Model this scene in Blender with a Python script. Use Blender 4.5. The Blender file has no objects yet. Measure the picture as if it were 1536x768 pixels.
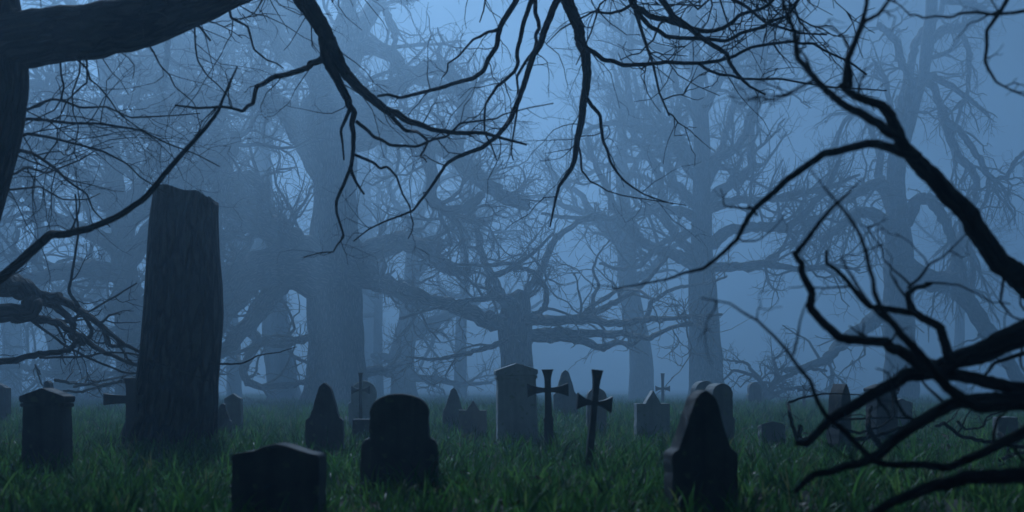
import bpy, bmesh, math
import numpy as np
from mathutils import Vector

SC = bpy.context.scene
COL = SC.collection
F = 1493.0          # focal length of the photograph in its own pixels
HZ = 575.0          # row of the horizon in the photograph
CZ = 0.80           # height of the lens above the ground
R = math.radians
rng = np.random.default_rng(7)


# ------------------------------------------------------------------ ground
def hgt(x, y):
    x = np.asarray(x, float); y = np.asarray(y, float)
    far = np.clip((y - 3) / 20, 0, 1)
    z = 0.030*np.sin(x*0.9+0.4)*np.cos(y*0.7+1.1) + 0.022*np.sin(x*1.9+y*1.3)
    z = z + far*(0.05*np.sin(x*0.31+1.7)*np.cos(y*0.23+0.3) + 0.04*np.sin(x*0.13-y*0.17))
    return z-0.0135*np.clip(y-22, 0, 66)


def at(px, py, Y):
    return np.array([(px-768)/F*Y, Y, CZ+(HZ-py)/F*Y])


# ------------------------------------------------------------------ nodes
def new_mat(name):
    m = bpy.data.materials.new(name); m.use_nodes = True
    nt = m.node_tree; nt.nodes.clear()
    out = nt.nodes.new('ShaderNodeOutputMaterial')
    return m, nt, out


def N(nt, t, **kw):
    n = nt.nodes.new(t)
    for k, v in kw.items():
        if k in n.inputs: n.inputs[k].default_value = v
        else: setattr(n, k, v)
    return n


def ramp(nt, stops):
    n = nt.nodes.new('ShaderNodeValToRGB')
    el = n.color_ramp.elements
    while len(el) < len(stops): el.new(0.5)
    for e, (p, c) in zip(el, stops):
        e.position = p; e.color = (*c, 1) if len(c) == 3 else c
    return n


def bark_mat(name, dark, light, moss, bump=0.6, dist=0.03, scale=1.0):
    m, nt, out = new_mat(name); L = nt.links.new
    at_ = N(nt, 'ShaderNodeAttribute', attribute_name='bark')
    mp = N(nt, 'ShaderNodeMapping'); mp.inputs['Scale'].default_value = (11*scale, 11*scale, 3.0*scale)
    L(at_.outputs['Vector'], mp.inputs['Vector'])
    wob = N(nt, 'ShaderNodeTexNoise'); wob.inputs['Scale'].default_value = 1.3; wob.inputs['Detail'].default_value = 3
    L(mp.outputs[0], wob.inputs['Vector'])
    add = N(nt, 'ShaderNodeVectorMath', operation='MULTIPLY_ADD')
    add.inputs[1].default_value = (1.1, 1.1, 1.1)
    L(wob.outputs['Color'], add.inputs[0]); L(mp.outputs[0], add.inputs[2])
    vo = N(nt, 'ShaderNodeTexVoronoi', feature='DISTANCE_TO_EDGE'); vo.inputs['Scale'].default_value = 1.0
    L(add.outputs[0], vo.inputs['Vector'])
    fi = N(nt, 'ShaderNodeTexNoise'); fi.inputs['Scale'].default_value = 3.2; fi.inputs['Detail'].default_value = 6
    fi.inputs['Roughness'].default_value = 0.65
    L(mp.outputs[0], fi.inputs['Vector'])
    rr = ramp(nt, [(0.0, (0, 0, 0)), (0.28, (1, 1, 1))]); L(vo.outputs['Distance'], rr.inputs['Fac'])
    mul = N(nt, 'ShaderNodeMath', operation='MULTIPLY_ADD'); mul.inputs[1].default_value = 0.7
    L(fi.outputs['Fac'], mul.inputs[0]); L(rr.outputs['Color'], mul.inputs[2])
    cr = ramp(nt, [(0.35, dark), (1.5/1.7, light)])
    sc = N(nt, 'ShaderNodeMath', operation='DIVIDE'); sc.inputs[1].default_value = 1.7
    L(mul.outputs[0], sc.inputs[0]); L(sc.outputs[0], cr.inputs['Fac'])
    geo = N(nt, 'ShaderNodeTexCoord')
    pn = N(nt, 'ShaderNodeTexNoise'); pn.inputs['Scale'].default_value = 1.7; pn.inputs['Detail'].default_value = 5
    L(geo.outputs['Object'], pn.inputs['Vector'])
    pr = ramp(nt, [(0.5, (0, 0, 0)), (0.72, (1, 1, 1))]); L(pn.outputs['Fac'], pr.inputs['Fac'])
    mx = N(nt, 'ShaderNodeMix', data_type='RGBA')
    L(pr.outputs['Color'], mx.inputs['Factor']); L(cr.outputs['Color'], mx.inputs['A']); mx.inputs['B'].default_value = (*moss, 1)
    bs = N(nt, 'ShaderNodeBsdfPrincipled'); bs.inputs['Roughness'].default_value = 0.85
    bs.inputs['Specular IOR Level'].default_value = 0.3
    bp = N(nt, 'ShaderNodeBump'); bp.inputs['Strength'].default_value = bump; bp.inputs['Distance'].default_value = dist
    L(mul.outputs[0], bp.inputs['Height']); L(bp.outputs[0], bs.inputs['Normal'])
    L(mx.outputs['Result'], bs.inputs['Base Color']); L(bs.outputs[0], out.inputs['Surface'])
    return m


def stone_mat(name, a, b, lichen, rough=0.8):
    m, nt, out = new_mat(name); L = nt.links.new
    tc = N(nt, 'ShaderNodeTexCoord')
    n1 = N(nt, 'ShaderNodeTexNoise'); n1.inputs['Scale'].default_value = 5; n1.inputs['Detail'].default_value = 8; n1.inputs['Roughness'].default_value = 0.65
    L(tc.outputs['Object'], n1.inputs['Vector'])
    mp = N(nt, 'ShaderNodeMapping'); mp.inputs['Scale'].default_value = (9, 9, 1.2); L(tc.outputs['Object'], mp.inputs['Vector'])
    n2 = N(nt, 'ShaderNodeTexNoise'); n2.inputs['Scale'].default_value = 1.0; n2.inputs['Detail'].default_value = 5
    L(mp.outputs[0], n2.inputs['Vector'])
    mixf = N(nt, 'ShaderNodeMath', operation='MULTIPLY_ADD'); mixf.inputs[1].default_value = 0.5
    hf = N(nt, 'ShaderNodeMath', operation='MULTIPLY'); hf.inputs[1].default_value = 0.5
    L(n2.outputs['Fac'], hf.inputs[0]); L(n1.outputs['Fac'], mixf.inputs[0]); L(hf.outputs[0], mixf.inputs[2])
    cr = ramp(nt, [(0.36, a), (0.64, b)]); L(mixf.outputs[0], cr.inputs['Fac'])
    n3 = N(nt, 'ShaderNodeTexNoise'); n3.inputs['Scale'].default_value = 14; n3.inputs['Detail'].default_value = 4
    L(tc.outputs['Object'], n3.inputs['Vector'])
    lr = ramp(nt, [(0.60, (0, 0, 0)), (0.68, (1, 1, 1))]); L(n3.outputs['Fac'], lr.inputs['Fac'])
    mx = N(nt, 'ShaderNodeMix', data_type='RGBA')
    L(lr.outputs['Color'], mx.inputs['Factor']); L(cr.outputs['Color'], mx.inputs['A']); mx.inputs['B'].default_value = (*lichen, 1)
    bs = N(nt, 'ShaderNodeBsdfPrincipled'); bs.inputs['Roughness'].default_value = rough
    n4 = N(nt, 'ShaderNodeTexNoise'); n4.inputs['Scale'].default_value = 60; n4.inputs['Detail'].default_value = 6
    L(tc.outputs['Object'], n4.inputs['Vector'])
    ad = N(nt, 'ShaderNodeMath', operation='MULTIPLY_ADD'); ad.inputs[1].default_value = 2.0
    L(n1.outputs['Fac'], ad.inputs[0]); L(n4.outputs['Fac'], ad.inputs[2])
    bp = N(nt, 'ShaderNodeBump'); bp.inputs['Strength'].default_value = 0.35; bp.inputs['Distance'].default_value = 0.012
    L(ad.outputs[0], bp.inputs['Height']); L(bp.outputs[0], bs.inputs['Normal'])
    L(mx.outputs['Result'], bs.inputs['Base Color']); L(bs.outputs[0], out.inputs['Surface'])
    return m


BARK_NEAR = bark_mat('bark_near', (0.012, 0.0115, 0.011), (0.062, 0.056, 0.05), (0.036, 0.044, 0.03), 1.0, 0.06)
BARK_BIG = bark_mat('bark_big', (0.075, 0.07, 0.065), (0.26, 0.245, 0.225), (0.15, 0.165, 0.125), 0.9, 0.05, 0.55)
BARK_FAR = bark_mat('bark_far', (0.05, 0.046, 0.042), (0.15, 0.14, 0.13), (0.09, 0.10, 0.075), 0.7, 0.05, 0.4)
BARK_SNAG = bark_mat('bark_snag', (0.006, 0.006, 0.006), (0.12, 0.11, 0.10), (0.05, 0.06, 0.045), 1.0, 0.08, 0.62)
WOOD_LIT = bark_mat('bare_wood_lit', (0.30, 0.28, 0.25), (0.62, 0.59, 0.54), (0.5, 0.48, 0.42), 0.5, 0.03, 0.5)
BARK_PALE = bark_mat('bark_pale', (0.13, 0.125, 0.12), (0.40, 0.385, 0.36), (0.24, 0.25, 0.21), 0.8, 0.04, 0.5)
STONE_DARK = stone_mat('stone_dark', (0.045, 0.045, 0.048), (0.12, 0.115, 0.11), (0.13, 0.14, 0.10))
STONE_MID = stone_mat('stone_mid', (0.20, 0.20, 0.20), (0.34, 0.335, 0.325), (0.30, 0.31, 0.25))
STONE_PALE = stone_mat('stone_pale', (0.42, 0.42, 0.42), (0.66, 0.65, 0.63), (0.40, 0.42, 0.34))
IRON = stone_mat('weathered_iron', (0.045, 0.045, 0.05), (0.10, 0.098, 0.095), (0.12, 0.085, 0.06), 0.6)


# ------------------------------------------------------------------ objects
def tag(o, label=None, cat=None, group=None, kind=None):
    if label: o['label'] = label
    if cat: o['category'] = cat
    if group: o['group'] = group
    if kind: o['kind'] = kind
    return o


def empty(name, loc, label, cat, group=None):
    o = bpy.data.objects.new(name, None); COL.objects.link(o)
    o.location = loc; o.empty_display_size = 0.2
    return tag(o, label, cat, group)


def link_mesh(name, me, mat, parent=None):
    if mat: me.materials.append(mat)
    o = bpy.data.objects.new(name, me); COL.objects.link(o)
    if parent is not None: o.parent = parent
    return o


# ------------------------------------------------------------------ tubes
class Tubes:
    """collects swept tubes and makes ONE mesh of them"""
    def __init__(self): self.V = []; self.B = []; self.Q = []; self.caps = []; self.nv = 0

    def add(self, P, Rd, s, rough=0.0, seed=0, cap=False, lobes=None):
        P = np.asarray(P, float); Rd = np.asarray(Rd, float)
        if P.ndim == 2: P = P[None]; Rd = Rd[None]
        T, n, _ = P.shape
        tan = np.empty_like(P)
        tan[:, 1:-1] = P[:, 2:]-P[:, :-2]; tan[:, 0] = P[:, 1]-P[:, 0]; tan[:, -1] = P[:, -1]-P[:, -2]
        tan /= np.linalg.norm(tan, axis=2, keepdims=True)+1e-9
        ref = np.zeros((T, 3)); ref[:, 0] = 1
        ref[np.abs(tan[:, 0, 0]) > 0.8] = (0, 1, 0)
        u = ref-tan[:, 0]*np.sum(ref*tan[:, 0], 1, keepdims=True); u /= np.linalg.norm(u, axis=1, keepdims=True)
        th = np.arange(s)*2*np.pi/s
        c, sn = np.cos(th), np.sin(th)
        V = np.empty((T, n, s, 3)); B = np.empty((T, n, s, 3))
        ln = np.zeros((T,)); r_ = np.random.default_rng(seed+11)
        off = r_.uniform(0, 50, T)
        if rough:
            ph = r_.uniform(0, 6.28, (7,)); 
        for j in range(n):
            t = tan[:, j]
            if j:
                u = u-t*np.sum(u*t, 1, keepdims=True); u /= np.linalg.norm(u, axis=1, keepdims=True)+1e-9
                ln = ln+np.linalg.norm(P[:, j]-P[:, j-1], axis=1)
            w = np.cross(t, u)
            rad = np.repeat(Rd[:, j][:, None], s, 1)
            if rough:
                z = ln[:, None]
                f = (np.sin(3*th+ph[0]+0.5*z)*0.45+np.sin(5*th+ph[1]-0.7*z)*0.35+np.sin(9*th+ph[2]+1.9*np.sin(0.9*z+ph[3]))*0.28
                     + np.sin(2*th+ph[4]+1.3*z)*0.4+0.5*np.sin(2.2*z+ph[5]+th)+0.25*np.sin(15*th+ph[6]+2*np.sin(1.7*z)))
                rad = rad*(1+rough*f)
                if lobes: rad = rad*(1+lobes*np.exp(-z*2.2)*(0.5+0.5*np.sin(5*th+ph[0]+np.sin(2*th+ph[2])*1.3)))
            V[:, j] = P[:, j][:, None, :]+rad[..., None]*(c[None, :, None]*u[:, None, :]+sn[None, :, None]*w[:, None, :])
            r0 = Rd[:, :1]
            B[:, j, :, 0] = c[None]*np.maximum(r0, 0.02); B[:, j, :, 1] = sn[None]*np.maximum(r0, 0.02)
            B[:, j, :, 2] = (ln+off)[:, None]
        base = self.nv+(np.arange(T)*n*s)[:, None, None]
        jj = np.arange(n-1)[None, :, None]; kk = np.arange(s)[None, None, :]; k2 = (kk+1) % s
        q = np.stack(np.broadcast_arrays(base+jj*s+kk, base+jj*s+k2, base+(jj+1)*s+k2, base+(jj+1)*s+kk), -1).reshape(-1, 4)
        self.Q.append(q); self.V.append(V.reshape(-1, 3)); self.B.append(B.reshape(-1, 3))
        if cap:
            for i in range(T):
                b = self.nv+i*n*s
                self.caps.append([b+(n-1)*s+k for k in range(s)])
        self.nv += T*n*s

    def build(self, name, mat, parent, origin):
        V = np.concatenate(self.V)-np.asarray(origin)[None]
        Q = np.concatenate(self.Q)
        me = bpy.data.meshes.new(name)
        nq = len(Q); caps = self.caps
        loops = np.concatenate([Q.reshape(-1)]+[np.array(c) for c in caps]) if caps else Q.reshape(-1)
        tot = np.concatenate([np.full(nq, 4), np.array([len(c) for c in caps], int)]) if caps else np.full(nq, 4)
        st = np.concatenate([[0], np.cumsum(tot)[:-1]])
        me.vertices.add(len(V)); me.vertices.foreach_set('co', V.astype(np.float32).ravel())
        me.loops.add(len(loops)); me.loops.foreach_set('vertex_index', loops.astype(np.int32))
        me.polygons.add(len(tot)); me.polygons.foreach_set('loop_start', st.astype(np.int32))
        me.polygons.foreach_set('loop_total', tot.astype(np.int32))
        sm = np.ones(len(tot), bool); sm[nq:] = False
        me.polygons.foreach_set('use_smooth', sm)
        a = me.attributes.new('bark', 'FLOAT_VECTOR', 'POINT')
        a.data.foreach_set('vector', np.concatenate(self.B).astype(np.float32).ravel())
        me.update(calc_edges=True); me.validate()
        return link_mesh(name, me, mat, parent)


def resample(K, n):
    """polyline of control rows -> n rows, corners kept but a little eased"""
    K = np.asarray(K, float)
    d = np.concatenate([[0], np.cumsum(np.linalg.norm(np.diff(K[:, :3], axis=0), axis=1))])
    t = np.linspace(0, d[-1], n)
    t = np.unique(np.concatenate([t, (d[:-1]*0.86+d[1:]*0.14), (d[:-1]*0.14+d[1:]*0.86)]))
    out = np.stack([np.interp(t, d, K[:, i]) for i in range(K.shape[1])], 1)
    o2 = out.copy(); o2[1:-1] = out[1:-1]*0.74+0.13*(out[2:]+out[:-2])
    return o2


def kids(P, Rd, k, lmin, lmax, g, tmin=0.15, ang=(0.5, 1.2), kink=0.35, bias=(0, 0, 0.1), npts=6, rf=0.55, rmin=0.004, r1=0.3, rmax=9):
    T, n, _ = P.shape
    t = g.uniform(tmin, 0.98, (T, k))*(n-1)
    i = np.minimum(t.astype(int), n-2); f = (t-i)[..., None]
    ti = np.arange(T)[:, None]
    a, b = P[ti, i], P[ti, i+1]
    st = a*(1-f)+b*f
    tg = b-a; tg /= np.linalg.norm(tg, axis=2, keepdims=True)+1e-9
    rp = Rd[ti, i]*(1-f[..., 0])+Rd[ti, i+1]*f[..., 0]
    pr = g.normal(size=(T, k, 3)); pr -= tg*np.sum(pr*tg, 2, keepdims=True); pr /= np.linalg.norm(pr, axis=2, keepdims=True)+1e-9
    an = g.uniform(ang[0], ang[1], (T, k, 1))
    d = np.cos(an)*tg+np.sin(an)*pr
    L = g.uniform(lmin, lmax, (T, k, 1))*(1-0.45*t[..., None]/(n-1))
    st = st.reshape(-1, 3); d = d.reshape(-1, 3); L = L.reshape(-1, 1); r0 = np.clip(rp.reshape(-1)*rf, rmin, rmax)
    M = len(st); out = np.empty((M, npts, 3)); out[:, 0] = st
    bi = np.array(bias)[None]
    seg = g.uniform(0.55, 1.45, (M, npts-1)); seg /= seg.sum(1, keepdims=True)
    for j in range(1, npts):
        d = d+kink*g.normal(size=(M, 3))+bi*(1 if j > 1 else 0.3)
        d /= np.linalg.norm(d, axis=1, keepdims=True)
        out[:, j] = out[:, j-1]+d*L*seg[:, j-1:j]
    rr = r0[:, None]*np.linspace(1, r1, npts)[None]
    return out, rr


class Tree:
    def __init__(self, name, label, base, mat, group=None, cat='tree'):
        self.base = np.array(base, float); self.mat = mat
        self.root = empty(name, self.base, label, cat, group)
        self.s = abs(hash(label)) % 1000 if False else sum(map(ord, label)) % 9973

    def trunk(self, rows, Y, lean=0.0, sides=28, rough=0.045, flare=0.35, mat=None, n=40, cap=True, sprout=0, spec=None):
        self.s += 1
        K = [list(at(px, py, Y+lean*i/len(rows)))+[r*Y/F] for i, (px, py, r) in enumerate(rows)]
        K[0][2] = min(K[0][2], self.base[2]-0.25)
        Q = resample(K, n)
        tb = Tubes(); tb.add(Q[:, :3], Q[:, 3], sides, rough=rough, seed=self.s, cap=cap, lobes=flare)
        if sprout:
            self._grow(tb, Q[:, :3], Q[:, 3], sprout, spec or {}, tmin=0.35)
        return tb.build('trunk', mat or self.mat, self.root, self.base)

    def _grow(self, tb, P, Rd, k, sp, tmin=0.12):
        k = int(round(k*sp.get('more', 1)))
        g = np.random.default_rng(self.s*7+3)
        b = sp.get('bias', (0, 0, 0.08)); kk = sp.get('kink', 0.33)
        l1 = sp.get('l1', (1.2, 3.2)); n2 = sp.get('n2', 4); n3 = sp.get('n3', 3); rm = sp.get('rmin', 0.008)
        P1, R1 = kids(P[None], Rd[None], k, *l1, g, tmin=tmin, kink=kk, bias=b, npts=8, rf=sp.get('rf', 0.5), rmin=rm*1.6, r1=0.35, rmax=sp.get('rmax', 0.09), ang=sp.get('ang', (0.5, 1.25)))
        tb.add(P1, R1, 5, seed=self.s)
        if n2:
            P2, R2 = kids(P1, R1, n2, l1[0]*0.4, l1[1]*0.55, g, kink=kk, bias=b, npts=6, rf=0.6, rmin=rm, r1=0.4)
            tb.add(P2, R2, 4, seed=self.s+1)
            if n3:
                P3, R3 = kids(P2, R2, n3, l1[0]*0.22, l1[1]*0.34, g, kink=kk, bias=b, npts=5, rf=0.6, rmin=rm*0.7, r1=0.5)
                tb.add(P3, R3, 3, seed=self.s+2)

    def limb(self, pts, r0, r1, Y, dY=0.0, k=8, spec=None, wob=0.25, sides=10, mat=None, name='limb', rough=0.05, tmin=0.12, knob=1.0, jit=0, thin=1.0):
        """pts: photo-pixel polyline at distance Y (+dY along it); r0,r1 half-widths in photo pixels"""
        self.s += 1
        g = np.random.default_rng(self.s*13+1)
        if jit:
            q = [pts[0]]
            for a, b in zip(pts[:-1], pts[1:]):
                q.append(tuple((u+v)/2+(g.normal()*jit if i < 2 else 0) for i, (u, v) in enumerate(zip(a, b)))); q.append(b)
            pts = q
        m = len(pts); t = np.linspace(0, 1, m)
        rr = [p[2] if len(p) > 2 else r0+(r1-r0)*tt for p, tt in zip(pts, t)]
        dep = Y+dY*t+np.concatenate([[0], np.cumsum(g.normal(size=m-1))])*wob*0.5
        K = [list(at(p[0], p[1], dp))+[max(r*thin*dp/F, 0.003)] for p, dp, r in zip(pts, dep, rr)]
        Q = resample(K, max(12, 3*m))
        # nodules and small crookedness, so the bough is not a clean hose
        amp = np.minimum(Q[:, 3]*0.20, 0.06)[:, None]*knob
        Q[1:, :3] += g.normal(size=(len(Q)-1, 3))*amp[1:]
        Q[:, 3] *= 1+0.07*knob*g.normal(size=len(Q)).clip(-1.2, 1.6)
        tb = Tubes(); tb.add(Q[:, :3], Q[:, 3], sides, rough=rough, seed=self.s, cap=True)
        if k: self._grow(tb, Q[:, :3], Q[:, 3], k, spec or {}, tmin=tmin)
        return tb.build(name, mat or self.mat, self.root, self.base)


FAR = 2.0            # the wood is this many times as far off as a tree of common size would be


def gp(px, Y):
    x = (px-768)/F*Y
    return (x, Y, float(hgt(x, Y)))


MID = dict(more=1.5, l1=(2.4, 7.5), n2=5, n3=4, rmin=0.028, kink=0.34, rmax=0.16)
MIDW = dict(more=1.5, l1=(3.0, 9.5), n2=5, n3=5, rmin=0.028, kink=0.32, bias=(0, 0, 0.07), rmax=0.16)
DROOP = dict(more=1.5, l1=(3.0, 8.0), n2=3, n3=3, rmin=0.026, kink=0.33, bias=(0, 0, -0.16), rmax=0.12)
BIG = 'huge bare gnarled trees in the fog'

# ---------- the great tree left of centre
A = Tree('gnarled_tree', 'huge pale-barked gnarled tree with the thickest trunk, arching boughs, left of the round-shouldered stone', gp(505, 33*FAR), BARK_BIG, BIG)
A.trunk([(505, 606, 50), (505, 580, 46), (505, 540, 43), (503, 480, 41), (500, 430, 41), (500, 380, 37), (502, 330, 34), (503, 280, 31), (505, 230, 30), (503, 180, 30), (498, 135, 33), (487, 95, 36), (468, 55, 30), (452, 15, 26), (440, -40, 20), (432, -110, 12)], 33*FAR, n=60, sides=40)
for pts, r0, r1, dY, k in [
    ([(500, 415), (465, 385), (420, 350), (385, 333), (345, 305), (300, 296), (240, 300)], 30, 9, -3, 9),
    ([(404, 342), (398, 312), (394, 285), (378, 266), (350, 266), (320, 274), (280, 270)], 10, 5, -2, 6),
    ([(400, 336), (372, 334), (345, 352), (310, 374), (260, 395)], 11, 5, -3.5, 5),
    ([(500, 420, 40), (440, 398, 35), (390, 402, 31), (345, 428, 24), (318, 452, 18), (270, 480, 13), (225, 520, 8)], 0, 0, -4, 8),
    ([(388, 415), (360, 450), (340, 470), (325, 500), (300, 520)], 12, 5, -2, 4),
    ([(430, 398), (418, 425), (395, 458), (372, 488), (335, 525), (300, 545)], 16, 6, -3, 5),
    ([(372, 488), (388, 512), (430, 516), (470, 505), (500, 490)], 8, 3, 0, 5),
    ([(388, 512), (365, 550), (368, 574), (400, 580), (440, 578), (462, 570)], 6, 3, -1, 4),
    ([(510, 402), (545, 412), (580, 428), (612, 445), (640, 462)], 18, 5, -2, 5),
    ([(490, 262), (458, 210), (440, 172), (422, 160), (385, 152), (340, 150), (290, 138), (220, 120)], 18, 7, -3, 10),
    ([(470, 235), (455, 195), (464, 163), (488, 147), (518, 148), (545, 166), (578, 192), (612, 205), (640, 226), (650, 270), (646, 300), (665, 318), (700, 312), (725, 290)], 15, 5, -4, 10),
    ([(515, 215), (560, 200), (610, 198), (660, 215), (700, 250), (740, 285), (790, 310)], 18, 7, -2, 9),
    ([(522, 178), (555, 150), (590, 130), (622, 112), (645, 101), (668, 104), (685, 122), (700, 148), (694, 175), (682, 196), (690, 215)], 12, 4, -3, 7),
    ([(515, 95), (530, 74), (562, 68), (590, 86), (612, 110), (640, 124), (675, 132), (720, 128)], 12, 4, 2, 6),
    ([(512, 110), (508, 72), (518, 32), (528, -2), (545, -60)], 15, 7, 1, 3),
    ([(522, 100), (545, 42), (566, 0), (592, -60)], 13, 7, 3, 3),
    ([(560, 5), (580, 20), (592, 50), (592, 80), (585, 110)], 5, 2.5, 0, 3),
    ([(468, 30), (412, 32), (394, 50), (350, 58), (300, 76), (250, 92), (200, 120)], 13, 5, -2, 9),
    ([(440, 5), (360, 22), (325, 40), (300, 75), (285, 110)], 9, 4, 3, 6),
    ([(478, 105), (450, 90), (425, 72), (408, 40), (402, 0), (390, -50)], 14, 8, -3, 5),
    ([(535, 400), (560, 375), (600, 360), (640, 372), (665, 400), (700, 410)], 15, 6, -3, 8),
    ([(505, 560), (540, 556), (575, 556), (600, 545)], 8, 4, 2, 2),
]:
    A.limb(pts, r0, r1, 33*FAR, dY*FAR, k, MID if k < 9 else MIDW, wob=0.6, sides=14, thin=1.22 if 0 < r0 < 20 else 1.0)

# ---------- low spreading tree with a broken top, behind the tall monument
B = Tree('gnarled_tree', 'low dark tree with snapped-off top and long level boughs, behind the tall capped monument', gp(777, 29*FAR), BARK_BIG, BIG)
B.trunk([(778, 608, 28), (776, 570, 25), (775, 530, 24), (772, 495, 26), (774, 468, 23), (780, 448, 17), (784, 436, 8)], 29*FAR, n=36, sides=32)
WH = dict(l1=(1.6, 5.5), n2=4, n3=3, rmin=0.024, kink=0.30, bias=(0, 0, 0.03), rmax=0.10)
for pts, r0, r1, dY, k in [
    ([(768, 492), (725, 478), (692, 462), (655, 455), (625, 441), (602, 431)], 13, 8, -3, 3),
    ([(785, 508), (830, 505), (865, 508), (905, 523), (925, 512), (945, 518), (962, 508)], 9, 2, -4, 5),
    ([(788, 502), (840, 498), (890, 500), (940, 502), (975, 507), (1010, 490), (1042, 487)], 8, 2, -6, 6),
    ([(782, 482), (830, 480), (880, 480), (930, 485), (975, 478), (1020, 477), (1082, 472)], 9, 2, -7, 9),
    ([(850, 480), (890, 470), (920, 455), (960, 430), (985, 405), (1002, 385)], 6, 2, -3, 5),
    ([(868, 478), (895, 455), (930, 433), (960, 436), (982, 452)], 4, 1.5, -4, 3),
    ([(972, 478), (975, 455), (995, 440), (1020, 430), (1060, 426), (1090, 415)], 4, 1.5, -2, 3),
    ([(778, 462), (766, 446), (740, 446), (700, 450), (650, 462), (600, 478)], 6, 2, -4, 6),
    ([(790, 478), (818, 462), (821, 435), (800, 408), (765, 395), (720, 398), (680, 396)], 5, 2, -3, 4),
    ([(780, 470), (735, 440), (730, 420), (760, 405), (800, 380), (830, 350)], 6, 2, -3, 7),
    ([(888, 470), (890, 442), (899, 430), (889, 405), (898, 380), (915, 360)], 3.5, 1, -3, 2),
    ([(765, 505), (740, 520), (700, 530), (650, 540), (610, 535)], 5, 1.5, -5, 5),
    ([(775, 480), (790, 440), (815, 400), (830, 360), (870, 330), (900, 320)], 8, 3, 2, 9),
    ([(770, 480), (745, 430), (720, 380), (715, 330), (690, 290)], 8, 3, 3, 9),
]:
    B.limb(pts, r0, r1, 29*FAR, dY*FAR, k, WH, wob=0.5, sides=12, mat=BARK_PALE)  # bark paled to stand in for moonlight along the bough tops
B.limb([(632, 445), (616, 437), (601, 430)], 8.8, 9.5, 27.8*FAR, 0, 0, wob=0, sides=16, mat=WOOD_LIT, name='broken_stub', knob=0.3)  # snapped end of bare wood, coloured paler for the light it catches

# ---------- leaning tree between the two
C = Tree('gnarled_tree', 'slim crooked tree with a swollen lower trunk, between the thickest trunk and the snapped-off tree', gp(605, 48*FAR), BARK_FAR, BIG)
C.trunk([(606, 602, 20), (605, 570, 18), (601, 545, 20), (606, 515, 17), (612, 485, 15), (615, 450, 13), (618, 400, 11), (622, 340, 9), (640, 285, 7), (655, 220, 5)], 48*FAR, n=40, sides=24)
for pts, r0, r1, dY, k in [
    ([(608, 502), (640, 487), (680, 468), (720, 450)], 12, 5, 3, 5),
    ([(596, 548), (578, 535), (560, 533)], 7, 4, -1, 1),
    ([(596, 558), (565, 556), (545, 562), (525, 570)], 8, 4, -2, 2),
    ([(612, 566), (650, 568), (690, 577), (738, 574)], 7, 2, -3, 4),
    ([(612, 462), (586, 430), (562, 398), (545, 365)], 9, 3, 2, 8),
    ([(618, 420), (650, 380), (682, 350), (722, 338), (760, 310)], 8, 3, -2, 9),
    ([(622, 345), (590, 300), (575, 250), (580, 210)], 6, 2, 2, 8),
    ([(640, 285), (680, 260), (720, 225), (750, 180)], 5, 2, 0, 8),
]:
    C.limb(pts, r0, r1, 48*FAR, dY*FAR, k, MIDW, wob=0.6)

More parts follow.
